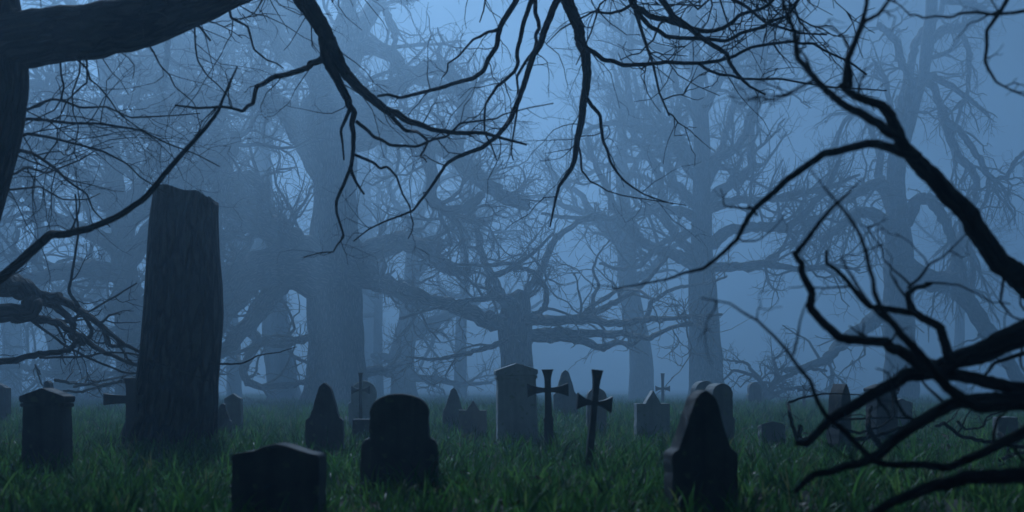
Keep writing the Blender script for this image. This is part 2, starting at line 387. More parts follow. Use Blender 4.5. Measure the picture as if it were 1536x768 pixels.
# ---------- many-limbed tree right of centre
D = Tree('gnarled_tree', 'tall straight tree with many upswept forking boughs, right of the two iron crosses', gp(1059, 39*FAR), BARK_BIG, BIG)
D.trunk([(1061, 606, 30), (1059, 570, 26), (1057, 520, 24), (1056, 470, 22), (1053, 420, 20), (1052, 370, 16), (1053, 320, 14), (1052, 270, 13), (1053, 220, 12), (1052, 180, 12), (1046, 130, 10), (1042, 80, 8), (1040, 30, 6), (1038, -30, 5), (1036, -100, 3)], 39*FAR, n=60, sides=30)
UP = dict(more=1.5, l1=(2.8, 8.5), n2=5, n3=4, rmin=0.027, kink=0.27, bias=(0, 0, 0.13), rmax=0.16)
for pts, r0, r1, dY, k in [
    ([(1046, 402), (1020, 385), (990, 375), (965, 365), (940, 335), (920, 308), (905, 270), (890, 240), (878, 205)], 10, 3, -3, 9),
    ([(1046, 386), (1015, 355), (1000, 330), (995, 300), (985, 255), (970, 225), (950, 203), (945, 150), (940, 110), (946, 60), (950, 10)], 8, 3, -2, 9),
    ([(1044, 326), (1018, 315), (985, 312), (950, 322), (920, 327), (880, 330), (840, 325), (812, 320)], 8, 2, -5, 8),
    ([(1044, 308), (1010, 275), (1000, 240), (985, 215), (970, 203), (955, 178), (930, 140), (918, 95)], 8, 2.5, 3, 9),
    ([(1046, 245), (1020, 215), (1000, 200), (970, 192), (930, 182), (890, 190), (862, 205)], 8, 2.5, -3, 10),
    ([(1046, 268), (1025, 245), (1010, 218), (985, 190), (960, 150), (950, 110)], 7, 3, 4, 9),
    ([(1058, 255), (1080, 236), (1105, 220), (1120, 198), (1130, 150), (1145, 100), (1152, 50), (1170, 10)], 8, 2.5, -2, 10),
    ([(1060, 308), (1085, 282), (1110, 270), (1130, 250), (1126, 215), (1131, 180), (1146, 130), (1160, 80)], 9, 3, 3, 9),
    ([(1058, 318), (1080, 306), (1110, 300), (1150, 300), (1200, 290), (1245, 280), (1290, 262)], 8, 2, -4, 9),
    ([(1060, 372), (1090, 347), (1130, 340), (1180, 343), (1210, 320), (1240, 282), (1260, 240)], 10, 3, -5, 9),
    ([(1058, 402), (1100, 400), (1150, 396), (1200, 404), (1250, 398), (1290, 405)], 8, 2, -5, 9),
    ([(1056, 285), (1075, 247), (1086, 213), (1096, 170), (1111, 128), (1132, 95), (1140, 40)], 7, 2.5, 4, 9),
    ([(1050, 185), (1034, 160), (1013, 130), (1010, 98), (1016, 60), (1004, 15), (1000, -30)], 6, 2.5, -2, 9),
    ([(1052, 172), (1070, 140), (1086, 110), (1102, 94), (1142, 70), (1185, 58)], 8, 2, -2, 10),
    ([(1047, 130), (1066, 80), (1084, 32), (1112, 5), (1130, -40)], 6, 2.5, 2, 9),
    ([(1044, 110), (1012, 80), (980, 70), (950, 62), (918, 40), (896, 28)], 5, 2, -3, 9),
    ([(1046, 345), (1020, 352), (985, 370), (960, 400), (930, 405), (900, 395)], 6, 2, -6, 6),
]:
    D.limb(pts, r0, r1, 39*FAR, dY*FAR, k, UP, wob=0.6, sides=12)

# ---------- twisted, vine-hung tree on the right
E = Tree('gnarled_tree', 'twisted multi-stemmed tree hung with thin drooping tendrils, rising behind the near right branches', gp(1350, 41*FAR), BARK_BIG, BIG)
E.trunk([(1350, 606, 27), (1350, 560, 24), (1349, 520, 22), (1348, 470, 22), (1350, 420, 22), (1348, 370, 20), (1345, 320, 16), (1343, 270, 13), (1347, 230, 13), (1365, 188, 8), (1373, 150, 8), (1386, 110, 8), (1390, 70, 9), (1396, 30, 9), (1400, -30, 8), (1405, -100, 5)], 41*FAR, n=60, sides=26, rough=0.08)
for pts, r0, r1, dY, k in [
    ([(1346, 240), (1358, 185), (1368, 122), (1354, 96), (1346, 62), (1330, 46), (1318, 38)], 8, 4, -2, 6),
    ([(1350, 260), (1338, 215), (1350, 170), (1362, 112), (1370, 70), (1386, 44), (1408, 25), (1420, -20)], 9, 4, 1, 5),
    ([(1384, 112), (1402, 116), (1430, 131), (1450, 145), (1466, 158), (1484, 175)], 6, 2, -3, 6),
    ([(1394, 60), (1420, 42), (1440, 43), (1464, 30), (1476, 14), (1450, 3), (1415, 2)], 8, 4, -2, 8),
    ([(1440, 44), (1452, 70), (1454, 110), (1452, 136), (1440, 166), (1430, 205)], 4, 2.5, -1, 4),
    ([(1384, 90), (1412, 82), (1430, 74), (1442, 48)], 4, 2.5, 0, 3),
    ([(1392, 118), (1408, 150), (1418, 180), (1440, 195), (1452, 212), (1470, 240), (1480, 260), (1492, 270), (1510, 265), (1522, 242), (1545, 220)], 6, 3, -3, 9),
    ([(1484, 268), (1480, 300), (1466, 322)], 4, 2, -1, 3),
    ([(1412, 165), (1435, 235), (1455, 250), (1466, 276), (1462, 302), (1444, 326)], 7, 4, 2, 7),
    ([(1343, 292), (1320, 276), (1300, 280), (1270, 300), (1240, 320), (1212, 332)], 11, 3, -4, 10),
    ([(1343, 350), (1310, 318), (1285, 318), (1255, 345), (1230, 360)], 11, 4, -2, 8),
    ([(1344, 330), (1318, 270), (1320, 232), (1305, 190), (1298, 150)], 8, 3, 2, 7),
    ([(1354, 345), (1372, 303), (1395, 296), (1411, 320), (1426, 352), (1442, 400), (1450, 440)], 10, 5, -3, 7),
    ([(1354, 400), (1400, 424), (1426, 421), (1450, 450), (1478, 490), (1510, 540), (1540, 590)], 17, 9, -5, 7),
    ([(1426, 421), (1438, 382), (1446, 340), (1440, 300)], 9, 5, 1, 5),
    ([(1448, 360), (1458, 382), (1460, 420), (1455, 445), (1440, 452)], 5, 3, -1, 3),
    ([(1342, 462), (1310, 480), (1290, 495), (1255, 520), (1240, 540), (1210, 550), (1178, 556)], 13, 4, -5, 7),
    ([(1352, 240), (1320, 180), (1285, 160), (1262, 190), (1250, 230)], 6, 2, -1, 6),
    ([(1347, 228), (1336, 170), (1330, 120), (1312, 95), (1290, 110), (1275, 145)], 5, 2, -2, 6),
]:
    E.limb(pts, r0, r1, 41*FAR, dY*FAR, k, DROOP, wob=0.7, sides=12)

# ---------- tree behind the splintered trunk, left
G = Tree('gnarled_tree', 'sprawling tree with boughs reaching far left, its trunk hidden behind the tall splintered trunk', gp(195, 31*FAR), BARK_FAR, BIG)
G.trunk([(200, 604, 25), (198, 540, 22), (193, 480, 20), (187, 400, 17), (181, 330, 14), (172, 260, 12), (165, 200, 11), (160, 130, 10), (150, 50, 8), (145, -50, 5)], 31*FAR, n=50, sides=24)
for pts, r0, r1, dY, k in [
    ([(198, 440), (185, 412), (140, 405), (100, 405), (60, 415), (15, 428), (-40, 440)], 15, 5, -5, 9),
    ([(190, 395), (175, 366), (140, 350), (100, 335), (62, 320), (45, 298), (40, 262), (28, 238)], 11, 5, -4, 9),
    ([(183, 345), (150, 290), (102, 242), (62, 220), (25, 203), (-30, 190)], 10, 4, -6, 10),
    ([(172, 260), (150, 215), (118, 172), (90, 146), (60, 126), (25, 120), (-30, 130)], 9, 4, -3, 10),
    ([(165, 200), (200, 190), (226, 158), (262, 150), (300, 141), (350, 150)], 10, 5, -6, 9),
    ([(160, 130), (200, 100), (245, 60), (290, 20), (330, -20)], 9, 4, 2, 10),
    ([(168, 225), (135, 178), (142, 155), (200, 146), (245, 118), (250, 80), (252, 55)], 7, 3, -10, 6),
    ([(188, 400), (230, 340), (280, 271), (320, 246), (350, 222), (352, 203)], 13, 6, -5, 6),
    ([(182, 340), (225, 310), (260, 270), (300, 262), (345, 275), (385, 300)], 10, 4, 2, 9),
    ([(180, 320), (215, 270), (232, 215), (238, 172), (270, 165), (305, 182)], 9, 4, -4, 8),
    ([(196, 470), (240, 440), (290, 430), (340, 410), (380, 360)], 10, 4, 4, 8),
    ([(198, 500), (190, 450), (175, 444), (160, 468)], 8, 5, -3, 3),
    ([(150, 60), (120, 20), (90, -10), (60, -50)], 7, 3, -2, 8),
    ([(250, 45), (286, 76), (330, 95), (370, 125), (418, 166), (440, 215)], 6, 3, 0, 8),
]:
    G.limb(pts, r0, r1, 31*FAR, dY*FAR, k, MIDW, wob=0.7, thin=1.2)

# ---------- dark leaning tree at the far left
Lt = Tree('gnarled_tree', 'small leaning tree with low ground-sweeping boughs, rising behind the gabled stone at left', gp(98, 40*FAR), BARK_FAR, BIG)
Lt.trunk([(104, 604, 18), (98, 570, 15), (88, 530, 13), (78, 490, 12), (62, 450, 10), (55, 400, 8), (60, 340, 7), (50, 280, 5), (40, 220, 4)], 40*FAR, n=40, sides=20)
for pts, r0, r1, dY, k in [
    ([(96, 560), (60, 560), (30, 548), (-30, 556)], 6, 3, -6, 5),
    ([(96, 562), (130, 566), (165, 560), (200, 552), (235, 560)], 6, 2, -10, 7),
    ([(94, 552), (130, 540), (160, 530), (200, 535)], 6, 2, -5, 6),
    ([(80, 495), (50, 470), (20, 465), (-20, 470)], 7, 3, -3, 7),
    ([(75, 480), (110, 460), (150, 440), (170, 410)], 6, 2, -2, 7),
    ([(58, 430), (20, 390), (-20, 370)], 6, 3, 2, 8),
    ([(58, 360), (100, 330), (140, 300), (160, 260)], 5, 2, -2, 9),
    ([(98, 570), (70, 585), (40, 598), (15, 606)], 5, 2, -5, 6),
]:
    Lt.limb(pts, r0, r1, 40*FAR, dY*FAR, k, MIDW, wob=0.6)

# ---------- paler trees far back in the fog
def far_tree(label, px, Y, r, top, lean=0, nl=9, seed=0, group='pale trees far back in the fog'):
    g = np.random.default_rng(seed+500); Y = Y*FAR*0.92
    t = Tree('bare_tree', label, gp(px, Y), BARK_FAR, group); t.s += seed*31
    base = HZ+CZ*F/Y
    ys = np.linspace(base, top, 9)
    xs = px+lean*np.linspace(0, 1, 9)**1.2+np.concatenate([[0], np.cumsum(g.normal(size=8)*r*0.35)])
    rs = r*np.array([1.15, 1, .93, .86, .76, .62, .5, .36, .2])
    t.trunk(list(zip(xs, ys, rs)), Y, n=30, sides=16)
    for i in range(nl):
        f = g.uniform(0.28, 0.97); j = f*8
        x0 = np.interp(j, range(9), xs); y0 = np.interp(j, range(9), ys); r0 = np.interp(j, range(9), rs)*g.uniform(.4, .65)
        s = 1 if i % 2 else -1
        L = g.uniform(90, 210)*(1.15-0.5*f)*84/Y*1.3
        pts = [(x0, y0)]; a = g.uniform(-0.1, 0.9)
        for q in range(5):
            a += g.normal()*0.45+0.05
            pts.append((pts[-1][0]+s*math.cos(a)*L/5, min(pts[-1][1]-math.sin(a)*L/5, base-14)))
        t.limb(pts, r0, max(r0*0.25, 1.5), Y, g.uniform(-5, 5), 8, dict(l1=(3.0, 9.0), n2=4, n3=3, rmin=0.030, kink=0.3, rmax=0.15), wob=0.9, sides=7)
    return t

far_tree('faint thick trunk leaning to the left, just left of the thickest gnarled trunk', 428, 55, 21, 60, -50, 10, 1)
far_tree('pale trunk half hidden at the right edge of the thickest gnarled trunk', 545, 74, 15, 40, 20, 9, 2)
far_tree('faint pale trunk with a flared root foot, behind the right-hand iron cross', 962, 50, 17, 120, -15, 8, 3)
far_tree('faint thickly branched tree behind the pair of small grey stones', 690, 62, 9, 200, 14, 13, 4)
far_tree('faint bare tree standing right of the twisted tree', 1440, 66, 8, 330, -10, 6, 8)
far_tree('faint bare tree at the far left edge, behind the stone cut by the view', 15, 58, 14, 60, 10, 9, 10)
far_tree('faint bare tree seen just right of the tall splintered trunk', 352, 62, 10, 90, -5, 12, 11)
far_tree('faint bare tree seen just left of the tall splintered trunk', 150, 62, 10, 110, 15, 12, 12)
far_tree('faint thickly branched tree close behind the slim crooked tree', 568, 60, 7, 210, 8, 13, 14)

# ---------- tall splintered trunk, left
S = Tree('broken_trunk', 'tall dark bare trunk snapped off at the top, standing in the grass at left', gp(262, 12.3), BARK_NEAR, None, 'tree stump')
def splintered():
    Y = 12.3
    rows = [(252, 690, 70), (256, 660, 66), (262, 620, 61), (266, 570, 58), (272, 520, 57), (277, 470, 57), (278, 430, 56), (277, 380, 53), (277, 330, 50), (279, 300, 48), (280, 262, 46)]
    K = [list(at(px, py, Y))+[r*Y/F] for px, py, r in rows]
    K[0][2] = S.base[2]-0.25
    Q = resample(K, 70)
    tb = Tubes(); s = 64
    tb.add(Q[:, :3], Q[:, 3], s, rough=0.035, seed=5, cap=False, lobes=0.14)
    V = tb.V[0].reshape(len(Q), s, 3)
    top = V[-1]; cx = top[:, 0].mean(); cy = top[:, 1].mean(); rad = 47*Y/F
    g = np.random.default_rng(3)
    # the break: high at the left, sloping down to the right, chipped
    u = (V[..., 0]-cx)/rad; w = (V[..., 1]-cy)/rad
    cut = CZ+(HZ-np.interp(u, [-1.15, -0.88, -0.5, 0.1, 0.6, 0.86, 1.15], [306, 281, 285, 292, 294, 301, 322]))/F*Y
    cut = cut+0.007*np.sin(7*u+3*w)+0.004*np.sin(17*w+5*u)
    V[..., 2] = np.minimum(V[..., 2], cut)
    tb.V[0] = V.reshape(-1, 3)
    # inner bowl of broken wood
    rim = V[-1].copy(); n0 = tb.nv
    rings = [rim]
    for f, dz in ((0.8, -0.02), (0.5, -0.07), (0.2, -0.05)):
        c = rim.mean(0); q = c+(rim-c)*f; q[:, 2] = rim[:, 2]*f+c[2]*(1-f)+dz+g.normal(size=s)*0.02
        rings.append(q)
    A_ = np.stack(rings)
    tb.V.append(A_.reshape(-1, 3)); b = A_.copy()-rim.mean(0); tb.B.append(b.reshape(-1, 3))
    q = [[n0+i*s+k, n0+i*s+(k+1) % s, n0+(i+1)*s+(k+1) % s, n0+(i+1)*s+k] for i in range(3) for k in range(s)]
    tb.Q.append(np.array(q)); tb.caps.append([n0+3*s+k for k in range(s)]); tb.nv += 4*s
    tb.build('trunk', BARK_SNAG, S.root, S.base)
splintered()
S.limb([(300, 540), (327, 546), (365, 545), (388, 533), (420, 528), (445, 520)], 2.0, 0.7, 12.0, 0.8, 0, sides=6, wob=0.05)
TW = dict(l1=(0.25, 0.8), n2=2, n3=2, rmin=0.003, kink=0.3)

# ---------- near tree at the left edge
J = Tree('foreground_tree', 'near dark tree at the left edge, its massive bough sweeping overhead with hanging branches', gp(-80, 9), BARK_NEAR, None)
JY = 9.0
J.trunk([(-95, 720, 66), (-85, 640, 58), (-75, 540, 50), (-65, 440, 46), (-52, 340, 43), (-30, 260, 42), (-12, 190, 42), (-3, 120, 42), (-6, 50, 40), (-14, -40, 34), (-20, -150, 30), (-10, -280, 24), (10, -420, 17), (40, -560, 8)], JY, n=60, sides=48, rough=0.03)
NT = dict(l1=(0.5, 1.6), n2=3, n3=2, rmin=0.0024, kink=0.27, bias=(0, 0, -0.09), rmax=0.009)
NT2 = dict(more=1.8, l1=(0.35, 1.2), n2=2, n3=2, rmin=0.0020, kink=0.27, bias=(0, 0, -0.07), rmax=0.006)
J.limb([(-5, 70, 46), (30, 60, 41), (75, 52, 40), (130, 47, 39), (200, 36, 37), (300, 0, 32), (370, -28, 27), (450, -62, 24), (560, -85, 20), (700, -92, 16), (850, -80, 14), (1000, -70, 10), (1150, -75, 6)], 0, 0, JY, 1.5, 34, NT, wob=0.15, sides=40, rough=0.02, tmin=0.06, knob=0.12)
for pts, r0, r1, Y, dY, k in [
    ([(425, -60, 17), (455, 0, 18), (485, 45, 16), (505, 85, 13), (520, 112, 10.5), (545, 137, 9), (580, 166, 7.5), (610, 181, 6), (650, 195, 4.5), (725, 199, 3.5), (790, 217, 2)], 0, 0, 9.6, -.6, 5),
    ([(484, 42), (488, 85), (505, 117), (522, 150), (532, 168), (530, 200), (526, 255), (546, 291)], 11, 2, 9.5, -.8, 2),
    ([(526, 160), (511, 195), (516, 240)], 4, 1.5, 9.1, -.2, 0),
    ([(527, 248), (505, 300), (505, 320), (516, 355), (500, 378), (455, 386)], 3.5, 1, 8.9, -.5, 1),
    ([(491, 88), (465, 95), (452, 105), (410, 115), (385, 130), (380, 155), (365, 167), (330, 160), (262, 158)], 6.5, 2, 9.4, -.6, 3),
    ([(578, 164), (608, 196), (625, 197), (642, 212), (630, 235), (640, 243)], 4, 1.2, 9.2, -.2, 1),
    ([(534, 182), (560, 205), (585, 218), (625, 220), (670, 205), (690, 185), (745, 178), (760, 170), (830, 155)], 3.5, 1, 9.1, -.5, 2),
    ([(532, 232), (562, 245), (580, 250), (595, 265), (615, 310), (620, 335), (612, 358)], 3, 1, 9.0, .4, 1),
    ([(795, -85), (775, 0), (750, 40), (745, 70), (725, 107), (690, 122), (640, 137), (600, 147), (566, 144)], 6, 2.5, 10.2, -.8, 4),
    ([(750, 45), (720, 55), (700, 70), (672, 95), (662, 118)], 3, 1, 10, -.3, 1),
    ([(800, -85), (797, 0), (785, 35), (775, 80), (772, 107), (745, 130), (728, 157), (727, 200), (745, 240)], 5.5, 1.2, 10.2, -.6, 3),
    ([(802, -80), (803, 20), (809, 42), (805, 62), (790, 90), (775, 115), (778, 150), (768, 215), (770, 240)], 4.5, 1.2, 10.3, .5, 2),
    ([(846, -20), (815, 50), (800, 82), (785, 130), (765, 180), (745, 205), (700, 230), (670, 245), (640, 290), (620, 316), (580, 331), (530, 362)], 7, 1.2, 10.2, -1, 5),
    ([(835, -75), (850, 0), (868, 40), (878, 80), (881, 110), (874, 160), (868, 200), (862, 240), (845, 270), (835, 292), (825, 340)], 13, 1.5, 10.2, -.7, 5),
    ([(880, 72), (905, 90), (935, 98), (1000, 93), (1050, 95), (1100, 85), (1130, 70), (1190, 62), (1220, 65), (1250, 82), (1300, 112)], 4.5, 1.8, 10, -1, 5),
    ([(1048, 95), (1080, 112), (1110, 118), (1170, 118), (1240, 130), (1330, 136)], 3, 1.2, 9.7, .5, 3),
    ([(915, -72), (950, 10), (975, 25), (1020, 37), (1055, 47), (1085, 42), (1110, 22), (1150, 10), (1200, -20)], 6, 2.5, 10.4, -1, 4),
    ([(955, 14), (975, 40), (1000, 55), (1050, 58), (1090, 62), (1140, 42), (1180, 25), (1205, -10)], 4.5, 2.5, 10.3, -.5, 3),
    ([(960, -70), (985, -10), (1010, 25), (1050, 55), (1090, 80), (1105, 110), (1125, 130), (1148, 142)], 7, 1.8, 10.4, -.6, 4),
    ([(1010, 25), (990, 35), (980, 60), (960, 80), (930, 90)], 2.5, 1, 10.3, .4, 1),
    ([(948, 6), (915, 20), (890, 17), (865, 30), (820, 65)], 3, 1, 10.3, -.3, 2),
    ([(877, 142), (900, 172), (905, 212), (915, 242), (935, 270), (965, 291), (1010, 306)], 4, 1, 10, -.5, 3),
    ([(866, 212), (872, 255), (885, 272), (910, 286), (950, 296), (1030, 308)], 2.2, .8, 9.8, .4, 1),
    ([(1060, -72), (1080, -15), (1120, 10), (1150, 35), (1200, 50), (1240, 52)], 4, 1.5, 10.6, .4, 3),
]:
    J.limb(pts, r0, r1, Y, dY, k, NT2, wob=0.12, sides=10, rough=0.03, tmin=0.25, knob=0.25, thin=0.8, jit=2)
# unseen crown limbs added overhead on the same tree to shade the near grass
SHADE_CROWN = dict(l1=(0.9, 2.8), n2=6, n3=5, rmin=0.010, kink=0.3, bias=(0, 0, 0.06), rmax=0.035)
for pts, r0, r1, dY in [
    ([(-18, -170), (120, -230), (300, -240), (480, -270), (640, -255), (800, -290)], 20, 5, 1.5),
    ([(-18, -190), (100, -290), (240, -360), (420, -380), (600, -430)], 18, 5, 3.0),
    ([(-10, -280), (140, -330), (330, -330), (540, -350), (760, -340)], 16, 5, -0.5),
    ([(340, -30), (460, -150), (620, -200), (800, -190), (980, -230), (1160, -220)], 17, 5, 2.0),
    ([(560, -88), (680, -160), (850, -170), (1020, -160), (1200, -190)], 13, 4, 0.5),
    ([(700, -92), (820, -200), (980, -290), (1150, -320), (1300, -390)], 12, 4, 1.5),
    ([(420, -60), (520, -230), (640, -380), (760, -480)], 13, 4, 2.5),
    ([(850, -82), (980, -140), (1150, -130), (1320, -170), (1450, -160)], 10, 4, 1.0),
    ([(0, -400), (150, -450), (330, -470), (520, -520)], 12, 4, 1.0),
]:
    J.limb(pts, r0, r1, JY+0.4, dY, 34, SHADE_CROWN, wob=0.3, sides=10)
# branches springing from the trunk
for pts, r0, r1, Y, dY, k in [
    ([(-70, 470), (-30, 440), (0, 418), (55, 370), (95, 352), (175, 326), (250, 257), (310, 190), (335, 147), (356, 100)], 11, 1.5, 9, -1.6, 1),
    ([(-20, 200), (40, 178), (110, 185), (180, 190), (250, 215), (330, 250)], 4, 1.2, 9, 1.0, 9),
    ([(-20, 220), (40, 200), (110, 215), (190, 245), (250, 290)], 4, 1.2, 9, 1.8, 9),
    ([(-10, 170), (40, 165), (90, 150), (160, 160), (230, 175), (300, 170)], 3.5, 1.2, 9, 1.4, 9),
    ([(-30, 260), (30, 225), (80, 250), (130, 290), (165, 340)], 5, 1.2, 9, 2.2, 7),
    ([(-30, 270), (20, 262), (70, 260), (120, 240), (170, 220)], 3.5, 1, 9, 2.6, 8),
    ([(-40, 300), (10, 285), (60, 280), (110, 300), (150, 290)], 3, 1, 9, 3.0, 7),
    ([(90, 86), (96, 130), (82, 165), (36, 188)], 2.5, 1, 9.2, -.3, 2),
    ([(112, 86), (135, 120), (165, 150), (205, 190), (262, 238)], 2.5, .9, 9.2, -.3, 3),
    ([(120, 86), (108, 140), (118, 190), (116, 240)], 2.2, .9, 9.2, .3, 2),
    ([(130, 84), (122, 130), (90, 175), (50, 200)], 2.2, .9, 9.2, .4, 2),
    ([(225, 70), (240, 98), (262, 130), (300, 190)], 2.2, .9, 9.3, -.3, 2),
    ([(292, 42), (296, 90), (330, 130), (350, 165)], 2.2, .9, 9.4, .3, 2),
    ([(345, 18), (372, 40), (400, 90), (425, 102)], 3.2, 1.2, 9.5, .3, 2),
]:
    J.limb(pts, r0, r1, Y, dY, k, dict(NT, bias=(0, 0, 0.0)), wob=0.15, sides=8, rough=0.03, knob=0.25, jit=5, thin=0.7 if r0 < 6 else 0.85)

# ---------- second tree outside the left edge, its low boughs coming into view
Hh = Tree('gnarled_tree', 'low gnarled hooked boughs at the left edge, reaching towards the splintered trunk', gp(-170, 14), BARK_NEAR, None)
Hh.trunk([(-170, 660, 60), (-165, 560, 50), (-160, 450, 46), (-150, 300, 38), (-150, 150, 30), (-140, 0, 20)], 14, n=40, sides=30)
SB = dict(l1=(0.3, 1.1), n2=3, n3=2, rmin=0.005, kink=0.3, bias=(0, 0, 0.0), rmax=0.02)
for pts, r0, r1, dY, k in [
    ([(-160, 420, 26), (-60, 422, 19), (10, 428, 17), (42, 434, 15), (50, 452, 14), (45, 466, 14), (20, 470, 14), (-10, 476, 12)], 0, 0, -1, 2),
    ([(46, 442), (85, 445), (120, 465), (155, 490), (185, 516), (215, 531)], 8, 2, -1, 5),
    ([(38, 474), (85, 485), (120, 505), (150, 526), (205, 548)], 7, 2.5, -1, 5),
    ([(55, 448), (85, 460), (110, 485), (108, 506), (124, 516)], 6, 4, -1.2, 2),
    ([(124, 516), (140, 498), (116, 456), (102, 436), (110, 400), (118, 350), (113, 292)], 3.8, 1, -1.5, 1),
    ([(-160, 560), (-60, 552), (0, 543), (60, 531), (104, 526), (118, 510)], 6, 3.5, -1.4, 3),
    ([(156, 491), (165, 519), (186, 519)], 3.5, 2.5, -.6, 1),
    ([(60, 536), (130, 535), (160, 528), (200, 530), (240, 545), (315, 572)], 2, .9, -2.6, 2),
    ([(40, 475), (100, 520), (150, 545), (190, 560), (245, 558), (270, 530), (288, 512)], 2.2, .8, -2.8, 2),
    ([(30, 430), (70, 440), (130, 470), (180, 440), (205, 425)], 2.5, 1, -.5, 4),
]:
    Hh.limb(pts, r0, r1, 14, dY, k, SB, wob=0.15, sides=12)

# ---------- near tree just outside the right edge
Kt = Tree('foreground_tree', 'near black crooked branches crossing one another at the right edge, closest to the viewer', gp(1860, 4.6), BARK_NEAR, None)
Kt.trunk([(1860, 850, 120), (1850, 760, 95), (1830, 660, 82), (1810, 560, 76), (1800, 440, 66), (1790, 300, 55), (1790, 100, 45), (1780, -100, 34)], 4.6, n=46, sides=36, rough=0.03)
KT = dict(more=2.0, l1=(0.12, 0.5), n2=2, n3=0, rmin=0.0022, kink=0.3, rmax=0.008, bias=(0, 0, 0.03))
for pts, r0, r1, Y, dY, k in [
    ([(1810, 560, 34), (1700, 545, 27), (1600, 475, 23), (1536, 425, 22), (1500, 396, 20), (1464, 343, 19), (1444, 312, 18), (1400, 265, 17), (1372, 236, 15), (1352, 214, 12), (1342, 190, 11), (1331, 166, 10), (1300, 150, 8), (1268, 133, 7), (1262, 129, 6)], 0, 0, 4.6, -.4, 2),
    ([(1266, 134), (1271, 88), (1290, 42), (1300, 5), (1303, -50)], 6, 3, 4.2, .2, 1),
    ([(1276, 132), (1272, 92), (1297, 32), (1332, 3), (1350, -30)], 5, 2.5, 4.2, -.1, 1),
    ([(1346, 204), (1320, 186), (1290, 168), (1270, 160), (1240, 136), (1220, 115), (1195, 86), (1192, 50), (1180, 20), (1163, -15)], 9, 3, 4.25, -.1, 3),
    ([(1225, 118), (1200, 131), (1160, 151), (1128, 146)], 3, 1, 4.2, .1, 2),
    ([(1378, 236), (1340, 223), (1305, 215), (1235, 231), (1180, 270), (1130, 315), (1105, 360), (1055, 403), (1000, 419), (920, 433)], 10, 1.2, 4.3, .5, 2),
    ([(1820, 520, 34), (1650, 492, 28), (1560, 488, 25), (1500, 515, 22), (1452, 535, 19), (1400, 556, 14), (1360, 562, 13), (1310, 590, 11), (1260, 620, 10), (1240, 635, 9), (1215, 661, 7), (1194, 665, 5)], 0, 0, 4.4, -.2, 2),
    ([(1408, 560), (1375, 545), (1350, 526), (1330, 513), (1260, 507), (1215, 461), (1208, 420), (1203, 395), (1191, 379)], 12, 5, 4.2, -.2, 1),
    ([(1425, 545), (1420, 525), (1410, 490), (1380, 475), (1365, 469), (1320, 462), (1304, 460), (1270, 420), (1240, 395), (1240, 375)], 10, 2.5, 4.2, .2, 1),
    ([(1366, 470), (1361, 440), (1374, 431), (1396, 425)], 6, 4, 4.3, .1, 0),
    ([(1362, 432), (1394, 396), (1420, 380), (1450, 350)], 3, 1, 4.35, .2, 1),
    ([(1388, 424), (1440, 428), (1488, 454), (1515, 456)], 2, .8, 4.35, .2, 0),
    ([(1366, 428), (1340, 405), (1325, 390), (1322, 370), (1300, 340)], 2.2, .8, 4.35, .1, 1),
    ([(1194, 380), (1232, 330), (1272, 290), (1294, 268)], 5, 1, 4.0, .2, 0),
    ([(1830, 630, 20), (1660, 618, 15), (1536, 607, 12), (1470, 613, 11), (1442, 596, 10.5), (1402, 560, 9.5), (1370, 520, 8), (1340, 486, 6.5), (1318, 455, 5), (1310, 420, 4), (1300, 380, 4), (1270, 320, 3), (1236, 280, 2), (1214, 254, 1)], 0, 0, 3.5, .1, 0),
    ([(1340, 486), (1300, 450), (1278, 415), (1262, 385)], 4, 2, 3.5, .1, 0),
    ([(1830, 605), (1700, 600), (1600, 590), (1540, 585), (1480, 572), (1420, 562), (1390, 558)], 17, 10, 4.3, 0, 0),
    ([(1820, 560), (1680, 562), (1600, 575), (1536, 600), (1440, 602), (1390, 626), (1340, 660), (1310, 686), (1270, 698), (1220, 711), (1192, 738)], 18, 5, 4.3, -.4, 2),
    ([(1304, 690), (1360, 697), (1420, 702), (1470, 681), (1510, 660), (1560, 630), (1660, 605), (1830, 600)], 6, 12, 4.0, .3, 2),
    ([(1306, 688), (1270, 650), (1240, 625), (1221, 590), (1215, 570), (1180, 525), (1135, 480), (1095, 455), (1052, 447)], 6, 1.2, 3.9, -.1, 1),
    ([(1190, 532), (1200, 482), (1211, 452)], 2.5, 1.2, 3.8, .1, 0),
    ([(1850, 730), (1760, 720), (1640, 705), (1536, 712), (1450, 715), (1400, 728), (1340, 752), (1285, 785)], 22, 7, 3.6, -.2, 0),
    ([(1785, -60, 12), (1680, -70, 8), (1560, -60, 6), (1530, -30, 5), (1505, 10, 4), (1480, 45, 3.5), (1477, 92, 3), (1495, 124, 2), (1545, 146, 1.3)], 0, 0, 4.7, -.2, 2),
    ([(1600, -65), (1580, -10), (1536, 17), (1490, 22), (1440, 20), (1425, 26), (1385, 27), (1365, 23), (1340, 0)], 4, 1, 4.6, .3, 1),
    ([(1790, 500), (1680, 470), (1580, 520), (1536, 530), (1490, 545), (1475, 565)], 8, 2, 4.7, .2, 2),
]:
    Kt.limb(pts, r0, r1, Y, dY, k, KT, wob=0.03, sides=14, rough=0.03, tmin=0.3, knob=0.3, thin=0.80, jit=1.8)


